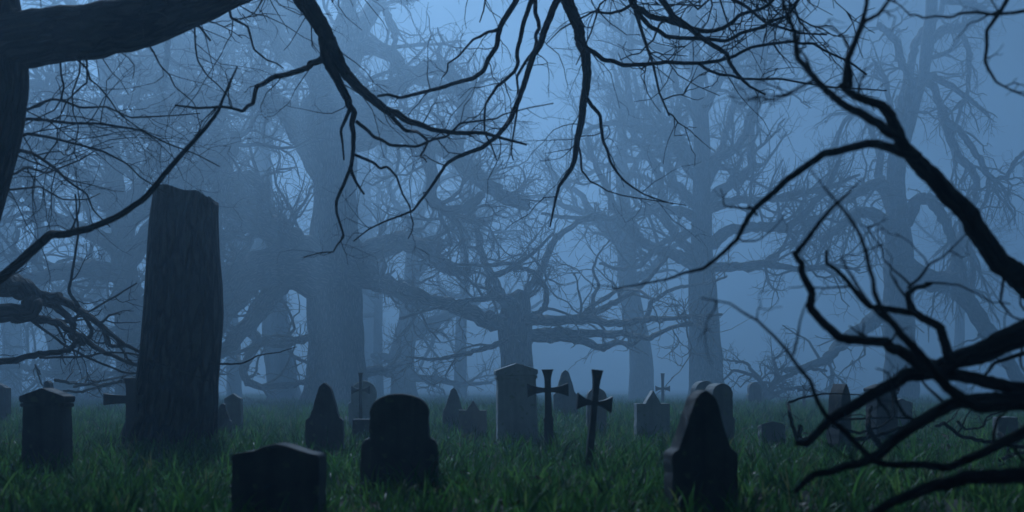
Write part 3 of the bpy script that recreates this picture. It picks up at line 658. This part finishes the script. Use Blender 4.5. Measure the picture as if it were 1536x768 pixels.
# ------------------------------------------------------------------ low things of twigs
def brush(name, label, cat, px, Y, sticks, spec, mat, group=None, sides=7):
    b = gp(px, Y)
    t = Tree(name, label, b, mat, group, cat)
    tb = Tubes()
    for (pts, r0, r1, dY, k) in sticks:
        t.s += 1; g = np.random.default_rng(t.s)
        m = len(pts); tt = np.linspace(0, 1, m)
        K = [list(at(p[0], p[1], Y+dY*a+g.normal()*0.08))+[(r0+(r1-r0)*a)*Y/F] for p, a in zip(pts, tt)]
        Q = resample(K, 4*m); Q[:, :3] += g.normal(size=(len(Q), 3))*Q[:, 3:4]*0.25
        tb.add(Q[:, :3], Q[:, 3], sides, rough=0.06, seed=t.s, cap=True)
        if k: t._grow(tb, Q[:, :3], Q[:, 3], k, spec)
    o = tb.build(name, mat, None, b)
    bpy.data.objects.remove(t.root)
    o.name = name; o.location = b
    tag(o, label, cat, group)
    return o

FB = dict(l1=(0.15, 0.6), n2=2, n3=0, rmin=0.003, kink=0.3, rmax=0.012, bias=(0, 0, 0.03))
brush('fallen_branch', 'dead forked branch lying in the grass in front of the pointed obelisk stone', 'branch', 1260, 8.6, [
    ([(1196, 662), (1184, 620), (1182, 605), (1200, 597), (1240, 590), (1290, 592)], 3, 1, .4, 2),
    ([(1196, 662), (1215, 655), (1240, 632), (1290, 628), (1340, 626), (1400, 630)], 3, 1, .5, 4),
    ([(1200, 640), (1198, 655), (1210, 668)], 4, 4, 0, 0),
    ([(1250, 640), (1290, 650), (1320, 640), (1342, 625), (1338, 590), (1330, 570)], 2.5, 1, .3, 3),
    ([(1305, 610), (1302, 640), (1318, 668)], 3.5, 4.5, -.2, 1),
    ([(1280, 660), (1310, 655), (1360, 640), (1390, 632)], 4, 1.5, .5, 3)], FB, BARK_NEAR)
brush('fallen_branch', 'dead twiggy branch lying in the grass at the right edge, under the crossing black branches', 'branch', 1480, 8.6, [
    ([(1405, 640), (1415, 634), (1440, 655), (1480, 662), (1536, 670), (1580, 680)], 2.5, 3.5, .3, 4),
    ([(1436, 632), (1450, 645), (1476, 640), (1480, 625), (1520, 612)], 2, 1, .3, 3),
    ([(1500, 650), (1510, 665), (1536, 655), (1570, 640)], 3.5, 2, .2, 3),
    ([(1500, 690), (1520, 680), (1550, 676)], 3, 2, 0, 2)], FB, BARK_NEAR)
brush('bare_shrub', 'tangled leafless low shrub beside the foot of the tall straight tree', 'shrub', 1140, 60, [
    ([(1145, 604), (1150, 580), (1130, 562), (1100, 555), (1085, 570)], 4, 1.5, -1, 8),
    ([(1148, 604), (1160, 575), (1190, 560), (1215, 552), (1240, 556)], 5, 2, 1, 8),
    ([(1146, 600), (1140, 570), (1120, 545), (1090, 540)], 4, 1.5, .5, 8),
    ([(1150, 600), (1165, 560), (1160, 540), (1180, 525)], 4, 1.5, -.5, 8),
    ([(1150, 600), (1175, 585), (1205, 580), (1235, 590)], 4, 1.5, -1.5, 8)],
    dict(l1=(1.0, 3.2), n2=4, n3=3, rmin=0.013, kink=0.35, rmax=0.06), BARK_FAR)
brush('fallen_branch', 'pale bleached dead branch lying across the grass between the gabled stone and the splintered trunk', 'branch', 120, 17, [
    ([(95, 586), (120, 588), (150, 580), (178, 572), (205, 574)], 2, 2.5, .5, 4),
    ([(82, 570), (120, 576), (160, 578), (200, 566)], 2.5, 2, .5, 5),
    ([(110, 580), (150, 572), (205, 560)], 2, 1.2, .3, 5),
    ([(60, 562), (52, 545), (62, 578), (95, 590)], 1.5, 1, 0, 1)],
    dict(l1=(0.3, 0.9), n2=2, n3=0, rmin=0.005, kink=0.28, rmax=0.02, bias=(0, 0, 0)), BARK_PALE)


# ------------------------------------------------------------------ gravestones
def prism(name, outline, t, mat, parent, y0=0.0, bev=0.012, taper=0.0, chip=0.0, seed=0):
    """outline of (x, z) in metres, extruded t deep about y0, edges softened"""
    if chip:
        g = np.random.default_rng(int(abs(outline[1][0]*9973+outline[1][1]*7919+len(outline))) % 9999+seed)
        q = []
        for (xa, za), (xb, zb) in zip(outline, outline[1:]+outline[:1]):
            d = math.hypot(xb-xa, zb-za); k = max(1, int(d/0.05))
            for i in range(k):
                f = i/k; e = chip if i else chip*0.5
                q.append((xa+(xb-xa)*f+g.normal()*e, za+(zb-za)*f+g.normal()*e))
        outline = q
    bm = bmesh.new()
    fr = [bm.verts.new((x, y0-t/2, z)) for x, z in outline]
    bk = [bm.verts.new((x, y0+t/2, z)) for x, z in outline]
    n = len(outline)
    bm.faces.new(fr); bm.faces.new(bk[::-1])
    for i in range(n):
        j = (i+1) % n
        bm.faces.new((fr[j], fr[i], bk[i], bk[j]))
    bmesh.ops.recalc_face_normals(bm, faces=bm.faces)
    if bev:
        bmesh.ops.bevel(bm, geom=[e for e in bm.edges if e.calc_face_angle(0) > 0.35], offset=bev, segments=2, profile=0.6, affect='EDGES', clamp_overlap=True)
    me = bpy.data.meshes.new(name); bm.to_mesh(me); bm.free()
    for p in me.polygons: p.use_smooth = False
    return link_mesh(name, me, mat, parent)


def arch(w, z0, n=18, flat=1.0):
    return [(w*math.cos(a), z0+flat*w*math.sin(a)) for a in np.linspace(0, math.pi, n)]


def shape(kind, w, h):
    """half-width w, height h above the ground; outlines run clockwise from lower right and dip into the soil"""
    b = -0.18
    if kind == 'round_shoulder':
        s = h*0.55; u = w*0.77
        sh = [(w, s-0.30*w), (w*0.97, s-0.14*w), (w*0.90, s-0.04*w), (u, s)]
        ar = arch(u, h-u*0.62, 20, 0.62)
        return [(w, b)]+sh+ar+[(-x, z) for x, z in sh[::-1]]+[(-w, b)]
    if kind == 'round':
        return [(w, b)]+arch(w, h-w, 20)+[(-w, b)]
    if kind == 'tall_round':
        u = w*0.84; s = h*0.52
        return [(w, b), (w, s), (u, s+0.10*w)]+arch(u, h-u, 20)+[(-u, s+0.10*w), (-w, s), (-w, b)]
    if kind == 'spire':
        s = h*0.53
        sh = [(w, s-0.06*w), (w*0.97, s), (w*0.80, s+0.12*w), (w*0.30, h-0.24*w), (w*0.17, h-0.10*w), (0.02*w, h)]
        return [(w, b)]+sh+[(-x, z) for x, z in sh[::-1]]+[(-w, b)]
    if kind == 'low_gable':
        return [(w, b), (w, h*0.86), (w*0.96, h*0.89), (0.03*w, h), (-0.03*w, h), (-w*0.96, h*0.89), (-w, h*0.86), (-w, b)]
    if kind == 'notch':
        s = h*0.76
        return [(w, b), (w, s), (w*0.46, s), (0.03*w, h), (-0.03*w, h), (-w*0.46, s), (-w, s), (-w, b)]
    if kind == 'gable':
        return [(w, b), (w, h*0.87), (0, h), (-w, h*0.87), (-w, b)]
    if kind == 'slab':
        return [(w, b), (w*0.9, h*0.93), (-w*0.9, h*0.93), (-w, b)]
    if kind == 'obelisk':
        return [(w, b), (w*0.62, h*0.84), (0.06*w, h), (-0.06*w, h), (-w*0.62, h*0.84), (-w, b)]


STONES = 'gravestones in the grass'
FEET = [(-4.2, 12.3, 0.75)]


def stone(kind, label, cx, ytop, yv, wpx, t, mat, yaw=0, tilt=0, back=0, Y=None, cap=None, plinth=None, bev=0.014):
    Y = Y or 1000.0/(yv-575)
    k = Y/F; x, _, gz = gp(cx, Y)
    h = (CZ+(HZ-ytop)*k)-gz; w = wpx*k/2
    FEET.append((x, Y+t/2, max(w, .16)))
    root = empty('gravestone', (x, Y+t/2, gz), label, 'gravestone', STONES)
    root.rotation_euler = (R(back), R(tilt), R(yaw))
    if cap:   # slab with a moulded gabled cap
        ch = cap*h
        sw = w*0.90
        prism('slab', [(sw*1.10, -0.18), (sw, h-ch), (-sw, h-ch), (-sw*1.10, -0.18)], t, mat, root, 0, bev, chip=0.0022)
        c1 = prism('cap', [(w*0.95, h-ch-0.002), (w, h-ch*0.86), (w, h-ch*0.62), (w*0.97, h-ch*0.56), (0.02*w, h), (-0.02*w, h), (-w*0.97, h-ch*0.56), (-w, h-ch*0.62), (-w, h-ch*0.86), (-w*0.95, h-ch-0.002)], t*1.22, mat, root, 0, bev*0.7)
        prism('moulding', [(w*0.955, h-ch*1.34), (w*0.975, h-ch*1.26), (w*0.975, h-ch*1.14), (w*0.94, h-ch*1.06), (-w*0.94, h-ch*1.06), (-w*0.975, h-ch*1.14), (-w*0.975, h-ch*1.26), (-w*0.955, h-ch*1.34)], t*1.10, mat, c1, 0, bev*0.5)
    else:
        prism('slab', shape(kind, w, h), t, mat, root, 0, bev, chip=0.0028)
    if plinth:
        pw, ph = plinth
        prism('plinth', [(w*pw, -0.18), (w*pw, ph*h*0.85), (w*(pw-0.06), ph*h), (-w*(pw-0.06), ph*h), (-w*pw, ph*h*0.85), (-w*pw, -0.18)], t*1.5, mat, root, 0, bev)
    return root


stone('gable', 'dark stone cut off by the left edge of the view', -6, 574, 628, 34, .16, STONE_DARK, yaw=-6)
stone(None, 'dark upright stone with a shallow gabled moulded cap, left of the splintered trunk', 65, 582, 690, 72, .15, STONE_DARK, yaw=-7, cap=.16)
stone('spire', 'tip of a pointed stone showing above the gabled capped stone at left', 70, 571, 640, 30, .12, STONE_DARK)
stone('spire', 'little pointed stone at the right foot of the splintered trunk', 333, 605, 645, 26, .10, STONE_DARK, yaw=4)
stone('gable', 'small low-gabled stone just right of the splintered trunk', 349, 590, 638, 26, .12, STONE_MID, yaw=-3)
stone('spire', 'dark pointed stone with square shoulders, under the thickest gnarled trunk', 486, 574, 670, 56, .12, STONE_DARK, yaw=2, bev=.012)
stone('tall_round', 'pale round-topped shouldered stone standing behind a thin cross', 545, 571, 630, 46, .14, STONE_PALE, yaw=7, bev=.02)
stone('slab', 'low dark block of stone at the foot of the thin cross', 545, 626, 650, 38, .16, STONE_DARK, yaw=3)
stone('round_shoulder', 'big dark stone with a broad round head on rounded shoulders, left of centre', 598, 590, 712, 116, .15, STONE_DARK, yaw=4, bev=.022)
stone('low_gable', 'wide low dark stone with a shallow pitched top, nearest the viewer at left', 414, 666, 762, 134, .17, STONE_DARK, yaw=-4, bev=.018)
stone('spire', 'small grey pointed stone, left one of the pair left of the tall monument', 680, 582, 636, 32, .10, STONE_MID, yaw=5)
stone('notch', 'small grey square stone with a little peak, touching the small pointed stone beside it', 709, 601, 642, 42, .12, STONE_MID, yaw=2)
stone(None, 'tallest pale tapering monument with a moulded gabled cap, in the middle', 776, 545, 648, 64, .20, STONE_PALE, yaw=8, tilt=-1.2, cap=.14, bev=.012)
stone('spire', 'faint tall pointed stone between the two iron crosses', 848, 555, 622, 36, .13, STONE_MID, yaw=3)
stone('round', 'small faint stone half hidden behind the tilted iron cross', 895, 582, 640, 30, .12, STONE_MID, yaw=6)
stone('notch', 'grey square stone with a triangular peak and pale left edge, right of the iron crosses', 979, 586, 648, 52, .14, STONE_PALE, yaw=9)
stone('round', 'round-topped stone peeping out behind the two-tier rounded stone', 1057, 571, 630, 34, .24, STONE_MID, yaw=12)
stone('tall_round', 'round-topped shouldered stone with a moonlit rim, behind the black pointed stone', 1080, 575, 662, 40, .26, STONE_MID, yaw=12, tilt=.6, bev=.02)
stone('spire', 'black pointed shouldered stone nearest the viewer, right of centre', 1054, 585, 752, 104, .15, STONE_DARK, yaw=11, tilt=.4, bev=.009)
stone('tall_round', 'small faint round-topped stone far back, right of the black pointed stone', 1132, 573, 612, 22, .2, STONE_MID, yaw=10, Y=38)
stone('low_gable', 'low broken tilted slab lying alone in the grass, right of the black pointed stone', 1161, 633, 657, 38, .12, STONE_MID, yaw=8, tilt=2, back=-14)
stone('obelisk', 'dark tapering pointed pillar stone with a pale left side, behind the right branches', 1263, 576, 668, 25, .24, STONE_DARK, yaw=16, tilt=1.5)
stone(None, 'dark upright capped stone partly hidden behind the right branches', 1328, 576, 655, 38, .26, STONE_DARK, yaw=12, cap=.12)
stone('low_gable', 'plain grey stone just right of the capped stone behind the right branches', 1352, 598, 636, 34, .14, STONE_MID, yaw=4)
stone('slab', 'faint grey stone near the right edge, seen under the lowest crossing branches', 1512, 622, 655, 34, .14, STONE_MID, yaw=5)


# ------------------------------------------------------------------ crosses
def cross(label, px, ytop, yv, arm_y, half_px, top_px, stem_px, flare_px, tilt, mat, foot=None, t=0.055, yaw=0, Y=None):
    """flared (splayed-ended) cross; sizes in photo pixels at its own distance"""
    Y = Y or 1000.0/(yv-575); k = Y/F; x, _, gz = gp(px, Y)
    root = empty('grave_cross', (x, Y, gz), label, 'cross', 'crosses in the grass')
    root.rotation_euler = (0, R(tilt), R(yaw))
    Z = lambda py: CZ+(HZ-py)*k-gz
    zt, za = Z(ytop), Z(arm_y); s = stem_px*k/2; tp = top_px*k/2; fl = flare_px*k/2; hw = half_px*k
    right = []
    if foot:
        zf = Z(foot)
        right = [(s*1.55, -0.2), (s*1.5, zf-0.02), (s*1.62, zf-0.012), (s*1.62, zf), (s*1.15, zf+0.02)]
    else:
        right = [(s*1.25, -0.2)]
    n = 7
    for i in range(n):
        f = i/(n-1); right.append((s*(1+0.02*f)+(tp-s)*max(0, (f-0.35)/0.65)**2, za+fl*0.2+(zt-za-fl*0.2)*f))
    out = right+[(-a, b) for a, b in right[::-1]]
    prism('shaft', out, t, mat, root, 0, 0.006)
    for sg in (1, -1):
        arm = []
        c = s*0.75
        for i in range(n):
            f = i/(n-1); arm.append((s*0.6+(hw-s*0.6)*f, za+c+(fl-c)*f**1.9))
        arm = arm+[(a, 2*za-b) for a, b in arm[::-1]]
        prism('arm', [(sg*a, b) for a, b in arm], t*0.92, mat, root, 0, 0.005)
    return root


cross('black iron cross with flared arms standing upright beside the tall monument', 824, 554, 667, 585, 31, 18, 9.5, 21, -1.2, IRON, foot=628)
cross('black iron cross with flared arms leaning to the right, nearest of the crosses', 881, 554, 692, 604, 27, 17, 9, 26, 5.5, IRON, yaw=10)
cross('thin cross with flared arms standing in front of the pale round-topped stone', 541, 559, 634, 585, 14, 6.5, 4, 13, 0, IRON, yaw=-4)
cross('faint distant cross with flared arms, right of the peaked grey stone', 994, 560, 614, 583, 11, 6, 4, 9, 0, IRON, Y=40)
cross('black cross with one flared arm showing, mostly hidden by the splintered trunk', 198, 567, 668, 599, 42, 22, 16, 18, 0, IRON, Y=11.9)
cross('very faint cross far back, left of the pointed pillar stone', 1206, 577, 624, 585, 10, 5, 4, 7, 0, IRON, Y=36)


# ------------------------------------------------------------------ ground, grass, leaves
def ground():
    xs = np.concatenate([np.linspace(-168, -30, 60)[:-1], np.linspace(-30, 30, 221), np.linspace(30, 168, 60)[1:]])
    ys = np.concatenate([np.linspace(-30, 0, 12)[:-1], np.linspace(0, 40, 150), np.linspace(40, 284, 110)[1:]])
    X, Yg = np.meshgrid(xs, ys); Z = hgt(X, Yg)
    V = np.stack([X, Yg, Z], -1).reshape(-1, 3); nx = len(xs); ny = len(ys)
    i = np.arange((ny-1)*(nx-1)); r, c = i//(nx-1), i % (nx-1); a = r*nx+c
    Q = np.stack([a, a+1, a+nx+1, a+nx], 1)
    me = bpy.data.meshes.new('ground'); me.from_pydata(V.tolist(), [], Q.tolist())
    for p in me.polygons: p.use_smooth = True
    m, nt, out = new_mat('soil'); L = nt.links.new
    tc = N(nt, 'ShaderNodeTexCoord')
    n1 = N(nt, 'ShaderNodeTexNoise'); n1.inputs['Scale'].default_value = 0.8; n1.inputs['Detail'].default_value = 8
    L(tc.outputs['Object'], n1.inputs['Vector'])
    cr = ramp(nt, [(0.35, (0.020, 0.030, 0.012)), (0.55, (0.035, 0.032, 0.022)), (0.7, (0.075, 0.062, 0.048))])
    L(n1.outputs['Fac'], cr.inputs['Fac'])
    n2 = N(nt, 'ShaderNodeTexNoise'); n2.inputs['Scale'].default_value = 22; n2.inputs['Detail'].default_value = 6
    L(tc.outputs['Object'], n2.inputs['Vector'])
    bp = N(nt, 'ShaderNodeBump'); bp.inputs['Strength'].default_value = 0.7; bp.inputs['Distance'].default_value = 0.03
    L(n2.outputs['Fac'], bp.inputs['Height'])
    bs = N(nt, 'ShaderNodeBsdfPrincipled'); bs.inputs['Roughness'].default_value = 0.95
    L(cr.outputs['Color'], bs.inputs['Base Color']); L(bp.outputs[0], bs.inputs['Normal']); L(bs.outputs[0], out.inputs['Surface'])
    o = link_mesh('ground', me, m); tag(o, 'dark soil rolling gently under the graveyard grass', 'ground', None, 'structure')
ground()


def grass_mat():
    m, nt, out = new_mat('grass_blade'); L = nt.links.new
    oi = N(nt, 'ShaderNodeObjectInfo')
    cr = ramp(nt, [(0.0, (0.022, 0.070, 0.018)), (0.4, (0.040, 0.125, 0.032)), (0.75, (0.072, 0.195, 0.044)), (0.93, (0.12, 0.25, 0.06)), (1.0, (0.16, 0.17, 0.07))])
    L(oi.outputs['Random'], cr.inputs['Fac'])
    bs = N(nt, 'ShaderNodeBsdfPrincipled'); bs.inputs['Roughness'].default_value = 0.5
    bs.inputs['Specular IOR Level'].default_value = 0.28
    tr = N(nt, 'ShaderNodeBsdfTranslucent')
    mx = N(nt, 'ShaderNodeMixShader'); mx.inputs[0].default_value = 0.55
    L(cr.outputs['Color'], bs.inputs['Base Color']); L(cr.outputs['Color'], tr.inputs['Color'])
    L(bs.outputs[0], mx.inputs[1]); L(tr.outputs[0], mx.inputs[2]); L(mx.outputs[0], out.inputs['Surface'])
    return m
GRASS = grass_mat()


def tuft(seed, nb, hmin, hmax, wd, spread):
    g = np.random.default_rng(seed); V = []; Q = []
    for b in range(nb):
        a = g.uniform(0, 6.283); rr = spread*math.sqrt(g.uniform()); h = g.uniform(hmin, hmax); w = wd*g.uniform(.6, 1.2)
        x0, y0 = rr*math.cos(a), rr*math.sin(a)
        da = a+g.normal()*0.9; bend = g.uniform(0.35, 1.5); d = np.array([math.cos(da), math.sin(da)])
        sd = np.array([-d[1], d[0]]); fa = g.uniform(-.8, .8); sd = np.array([sd[0]*math.cos(fa)-sd[1]*math.sin(fa), sd[0]*math.sin(fa)+sd[1]*math.cos(fa)])
        i0 = len(V); ns = 5
        for j in range(ns+1):
            f = j/ns; th = bend*f*1.25
            hz = h*(math.sin(th)/(bend*1.25)); hx = h*(1-math.cos(th))/(bend*1.25)
            ww = w*(1-f**2.2)*(0.75+0.5*f)+0.0006
            c = np.array([x0, y0])+d*hx
            V.append((*(c-sd*ww/2), hz-0.02)); V.append((*(c+sd*ww/2), hz-0.02))
        for j in range(ns): Q.append((i0+2*j, i0+2*j+1, i0+2*j+3, i0+2*j+2))
    me = bpy.data.meshes.new('grass_tuft'); me.from_pydata(V, [], Q)
    for p in me.polygons: p.use_smooth = True
    me.materials.append(GRASS)
    return bpy.data.objects.new('grass_tuft', me)


def vnoise(x, y, s, seed):
    g = np.random.default_rng(seed); a = g.uniform(0, 6.28, 12); k = g.normal(size=(12, 2))*s
    return sum(np.sin(x*k[i, 0]+y*k[i, 1]+a[i]) for i in range(12))/3.5


def scatter(obj_name, templates, pts, rot, scl, kind, label, cat):
    me = bpy.data.meshes.new(obj_name)
    me.vertices.add(len(pts)); me.vertices.foreach_set('co', pts.astype(np.float32).ravel())
    a = me.attributes.new('rot', 'FLOAT_VECTOR', 'POINT'); a.data.foreach_set('vector', rot.astype(np.float32).ravel())
    a = me.attributes.new('scl', 'FLOAT', 'POINT'); a.data.foreach_set('value', scl.astype(np.float32))
    a = me.attributes.new('sort', 'INT', 'POINT'); a.data.foreach_set('value', kind.astype(np.int32))
    o = link_mesh(obj_name, me, None); tag(o, label, cat, None, 'stuff')
    ng = bpy.data.node_groups.new(obj_name, 'GeometryNodeTree')
    ng.interface.new_socket('Geometry', in_out='INPUT', socket_type='NodeSocketGeometry')
    ng.interface.new_socket('Geometry', in_out='OUTPUT', socket_type='NodeSocketGeometry')
    gi = ng.nodes.new('NodeGroupInput'); go = ng.nodes.new('NodeGroupOutput'); jn = ng.nodes.new('GeometryNodeJoinGeometry')
    def attr(nm, ty):
        n = ng.nodes.new('GeometryNodeInputNamedAttribute'); n.data_type = ty; n.inputs['Name'].default_value = nm
        return [s for s in n.outputs if s.enabled and s.name == 'Attribute'][0]
    ar, as_, ak = attr('rot', 'FLOAT_VECTOR'), attr('scl', 'FLOAT'), attr('sort', 'INT')
    e2r = ng.nodes.new('FunctionNodeEulerToRotation'); ng.links.new(ar, e2r.inputs[0])
    for i, tpl in enumerate(templates):
        oi = ng.nodes.new('GeometryNodeObjectInfo'); oi.inputs['Object'].default_value = tpl; oi.inputs['As Instance'].default_value = True
        cmp_ = ng.nodes.new('FunctionNodeCompare'); cmp_.data_type = 'INT'; cmp_.operation = 'EQUAL'
        ins = [s for s in cmp_.inputs if s.enabled]
        ng.links.new(ak, ins[0]); ins[1].default_value = i
        ip = ng.nodes.new('GeometryNodeInstanceOnPoints')
        ng.links.new(gi.outputs[0], ip.inputs['Points']); ng.links.new(cmp_.outputs[0], ip.inputs['Selection'])
        ng.links.new(oi.outputs['Geometry'], ip.inputs['Instance']); ng.links.new(e2r.outputs[0], ip.inputs['Rotation'])
        ng.links.new(as_, ip.inputs['Scale']); ng.links.new(ip.outputs[0], jn.inputs[0])
    ng.links.new(jn.outputs[0], go.inputs[0])
    md = o.modifiers.new('scatter', 'NODES'); md.node_group = ng
    return o


def make_grass():
    g = np.random.default_rng(21)
    tp = [tuft(1, 9, .12, .28, .015, .06), tuft(2, 8, .10, .24, .017, .07), tuft(3, 10, .12, .32, .013, .05),
          tuft(4, 8, .07, .18, .016, .08), tuft(5, 9, .14, .34, .016, .06), tuft(6, 11, .08, .24, .013, .08)]
    P = []; SCL = []
    for y0, y1, den, sc in ((2.2, 9, 60, 1.0), (9, 20, 42, 1.0), (20, 45, 17, 1.2), (45, 130, 4, 1.6)):
        hw = 0.56*y1+5
        n = int((y1-y0)*2*hw*den)
        x = g.uniform(-hw, hw, n); y = g.uniform(y0, y1, n)
        ok = np.abs(x) < 0.56*y+5
        v = vnoise(x, y, 0.9, 3)+0.6*vnoise(x, y, 2.6, 4)
        ok &= (v > -1.15) | (g.uniform(size=n) < 0.18)
        x, y, v = x[ok], y[ok], v[ok]
        P.append(np.stack([x, y, hgt(x, y)], 1)); SCL.append(sc*g.uniform(.65, 1.25, len(x))*(1+0.16*np.clip(v, -1.5, 1.5)))
    for bx, by, bw in FEET:      # longer growth the mower never reaches, round every foot
        m = 16 if bw < .5 else 60
        a = g.uniform(0, 6.283, m); r = bw*g.uniform(0.55, 1.15, m)
        x = bx+r*np.cos(a); y = by-0.04+0.75*r*np.sin(a)
        P.append(np.stack([x, y, hgt(x, y)], 1)); SCL.append(g.uniform(.75, 1.2, m))
    P = np.concatenate(P); s = np.concatenate(SCL); n = len(P)
    rot = np.stack([g.normal(size=n)*.13, g.normal(size=n)*.13, g.uniform(0, 6.283, n)], 1)
    scatter('grass', tp, P, rot, s, g.integers(0, 6, n), 'long uncut dark green grass covering the graveyard', 'grass')
make_grass()


def make_leaves():
    g = np.random.default_rng(5)
    m, nt, out = new_mat('dead_leaf'); L = nt.links.new
    oi = N(nt, 'ShaderNodeObjectInfo')
    cr = ramp(nt, [(0, (0.10, 0.065, 0.035)), (0.5, (0.19, 0.14, 0.09)), (1, (0.27, 0.23, 0.17))]); L(oi.outputs['Random'], cr.inputs['Fac'])
    bs = N(nt, 'ShaderNodeBsdfPrincipled'); bs.inputs['Roughness'].default_value = 0.7
    L(cr.outputs['Color'], bs.inputs['Base Color']); L(bs.outputs[0], out.inputs['Surface'])
    tps = []
    for s in range(3):
        h = np.random.default_rng(40+s); V = []; n = 7; Q = []
        for j in range(n+1):
            f = j/n; w = 0.028*math.sin(math.pi*min(f*0.96+0.03, 1))**0.8*(1+0.25*h.normal()*0.4); c = 0.018*math.sin(f*3+s)
            x = (f-.5)*0.10
            V += [(x, -w, c+0.012+0.006*h.normal()), (x, 0, c), (x, w, c+0.012+0.006*h.normal())]
        for j in range(n):
            b = 3*j; Q += [(b, b+1, b+4, b+3), (b+1, b+2, b+5, b+4)]
        me = bpy.data.meshes.new('dead_leaf'); me.from_pydata(V, [], Q); me.materials.append(m)
        tps.append(bpy.data.objects.new('dead_leaf', me))
    n = 420
    y = g.uniform(3.5, 16, n); x = g.uniform(-1, 1, n)*(0.56*y+2)
    v = vnoise(x, y, 0.9, 3)
    ok = (v < -0.2) | (g.uniform(size=n) < 0.25); x, y = x[ok], y[ok]; n = len(x)
    P = np.stack([x, y, hgt(x, y)+g.uniform(0.02, 0.085, n)], 1)
    rot = np.stack([g.normal(size=n)*.4, g.normal(size=n)*.4, g.uniform(0, 6.28, n)], 1)
    scatter('fallen_leaves', tps, P, rot, g.uniform(.7, 1.5, n), g.integers(0, 3, n), 'dead brown leaves strewn among the grass', 'leaves')
make_leaves()


# ------------------------------------------------------------------ air
def haze():
    x0, x1, y0, y1, z0, z1 = -172, 172, -38, 288, -2.6, 52
    bm = bmesh.new(); bmesh.ops.create_cube(bm, size=1)
    for v in bm.verts:
        v.co = (x0 if v.co.x < 0 else x1, y0 if v.co.y < 0 else y1, z0 if v.co.z < 0 else z1)
    me = bpy.data.meshes.new('haze'); bm.to_mesh(me); bm.free()
    m, nt, out = new_mat('fog')
    pv = nt.nodes.new('ShaderNodeVolumePrincipled')
    pv.inputs['Color'].default_value = (0.48, 0.70, 0.88, 1)
    pv.inputs['Density'].default_value = FOG
    pv.inputs['Anisotropy'].default_value = 0.60
    pv.inputs['Density Attribute'].default_value = ''
    pv.inputs['Temperature Attribute'].default_value = ''
    nt.links.new(pv.outputs[0], out.inputs['Volume'])
    try: m.cycles.homogeneous_volume = True
    except Exception: pass
    o = link_mesh('haze', me, m); tag(o, 'pale blue fog filling the graveyard between the trees', 'fog', None, 'stuff')
    o.display_type = 'WIRE'


FOG = 0.0102
haze()

# ------------------------------------------------------------------ light
EL, AZ = 40.0, -17.0            # moon: height, and degrees left of straight ahead
w = bpy.data.worlds.new('World'); SC.world = w; w.use_nodes = True
nt = w.node_tree; nt.nodes.clear()
sky = nt.nodes.new('ShaderNodeTexSky'); sky.sky_type = 'NISHITA'; sky.sun_disc = False
sky.sun_elevation = R(EL); sky.sun_rotation = R(AZ)
bg = nt.nodes.new('ShaderNodeBackground'); bg.inputs['Strength'].default_value = 0.011
wo = nt.nodes.new('ShaderNodeOutputWorld')
tint = nt.nodes.new('ShaderNodeMix'); tint.data_type = 'RGBA'; tint.blend_type = 'MULTIPLY'
tint.inputs['Factor'].default_value = 1; tint.inputs['B'].default_value = (0.62, 0.86, 1.0, 1)
nt.links.new(sky.outputs[0], tint.inputs['A']); nt.links.new(tint.outputs['Result'], bg.inputs['Color']); nt.links.new(bg.outputs[0], wo.inputs['Surface'])

sl = bpy.data.lights.new('sun', 'SUN'); sl.energy = 5.0; sl.angle = R(0.6); sl.color = (0.53, 0.72, 0.97)
so = bpy.data.objects.new('sun', sl); COL.objects.link(so)
d = Vector((math.sin(R(AZ))*math.cos(R(EL)), math.cos(R(AZ))*math.cos(R(EL)), math.sin(R(EL))))
so.rotation_euler = d.to_track_quat('Z', 'Y').to_euler(); so.location = d*30

# ------------------------------------------------------------------ camera
cam = bpy.data.cameras.new('camera'); co = bpy.data.objects.new('camera', cam); COL.objects.link(co)
cam.sensor_width = 36; cam.lens = F*36/1536; cam.shift_y = (HZ-384)/1536
cam.clip_start = 0.05; cam.clip_end = 2000
co.location = (0, 0, CZ); co.rotation_euler = (R(90), 0, 0)
cam.dof.use_dof = True; cam.dof.focus_distance = 30; cam.dof.aperture_fstop = 1.9
SC.camera = co

SC.render.engine = 'CYCLES'
cy = SC.cycles
cy.max_bounces = 5; cy.diffuse_bounces = 2; cy.glossy_bounces = 2; cy.transmission_bounces = 2; cy.volume_bounces = 2
cy.caustics_reflective = False; cy.caustics_refractive = False
cy.sample_clamp_indirect = 4
cy.use_denoising = True
vs = SC.view_settings
SC.display_settings.display_device = 'sRGB'
vs.view_transform = 'Standard'; vs.look = 'None'; vs.gamma = 1; vs.exposure = -0.40; vs.use_curve_mapping = False
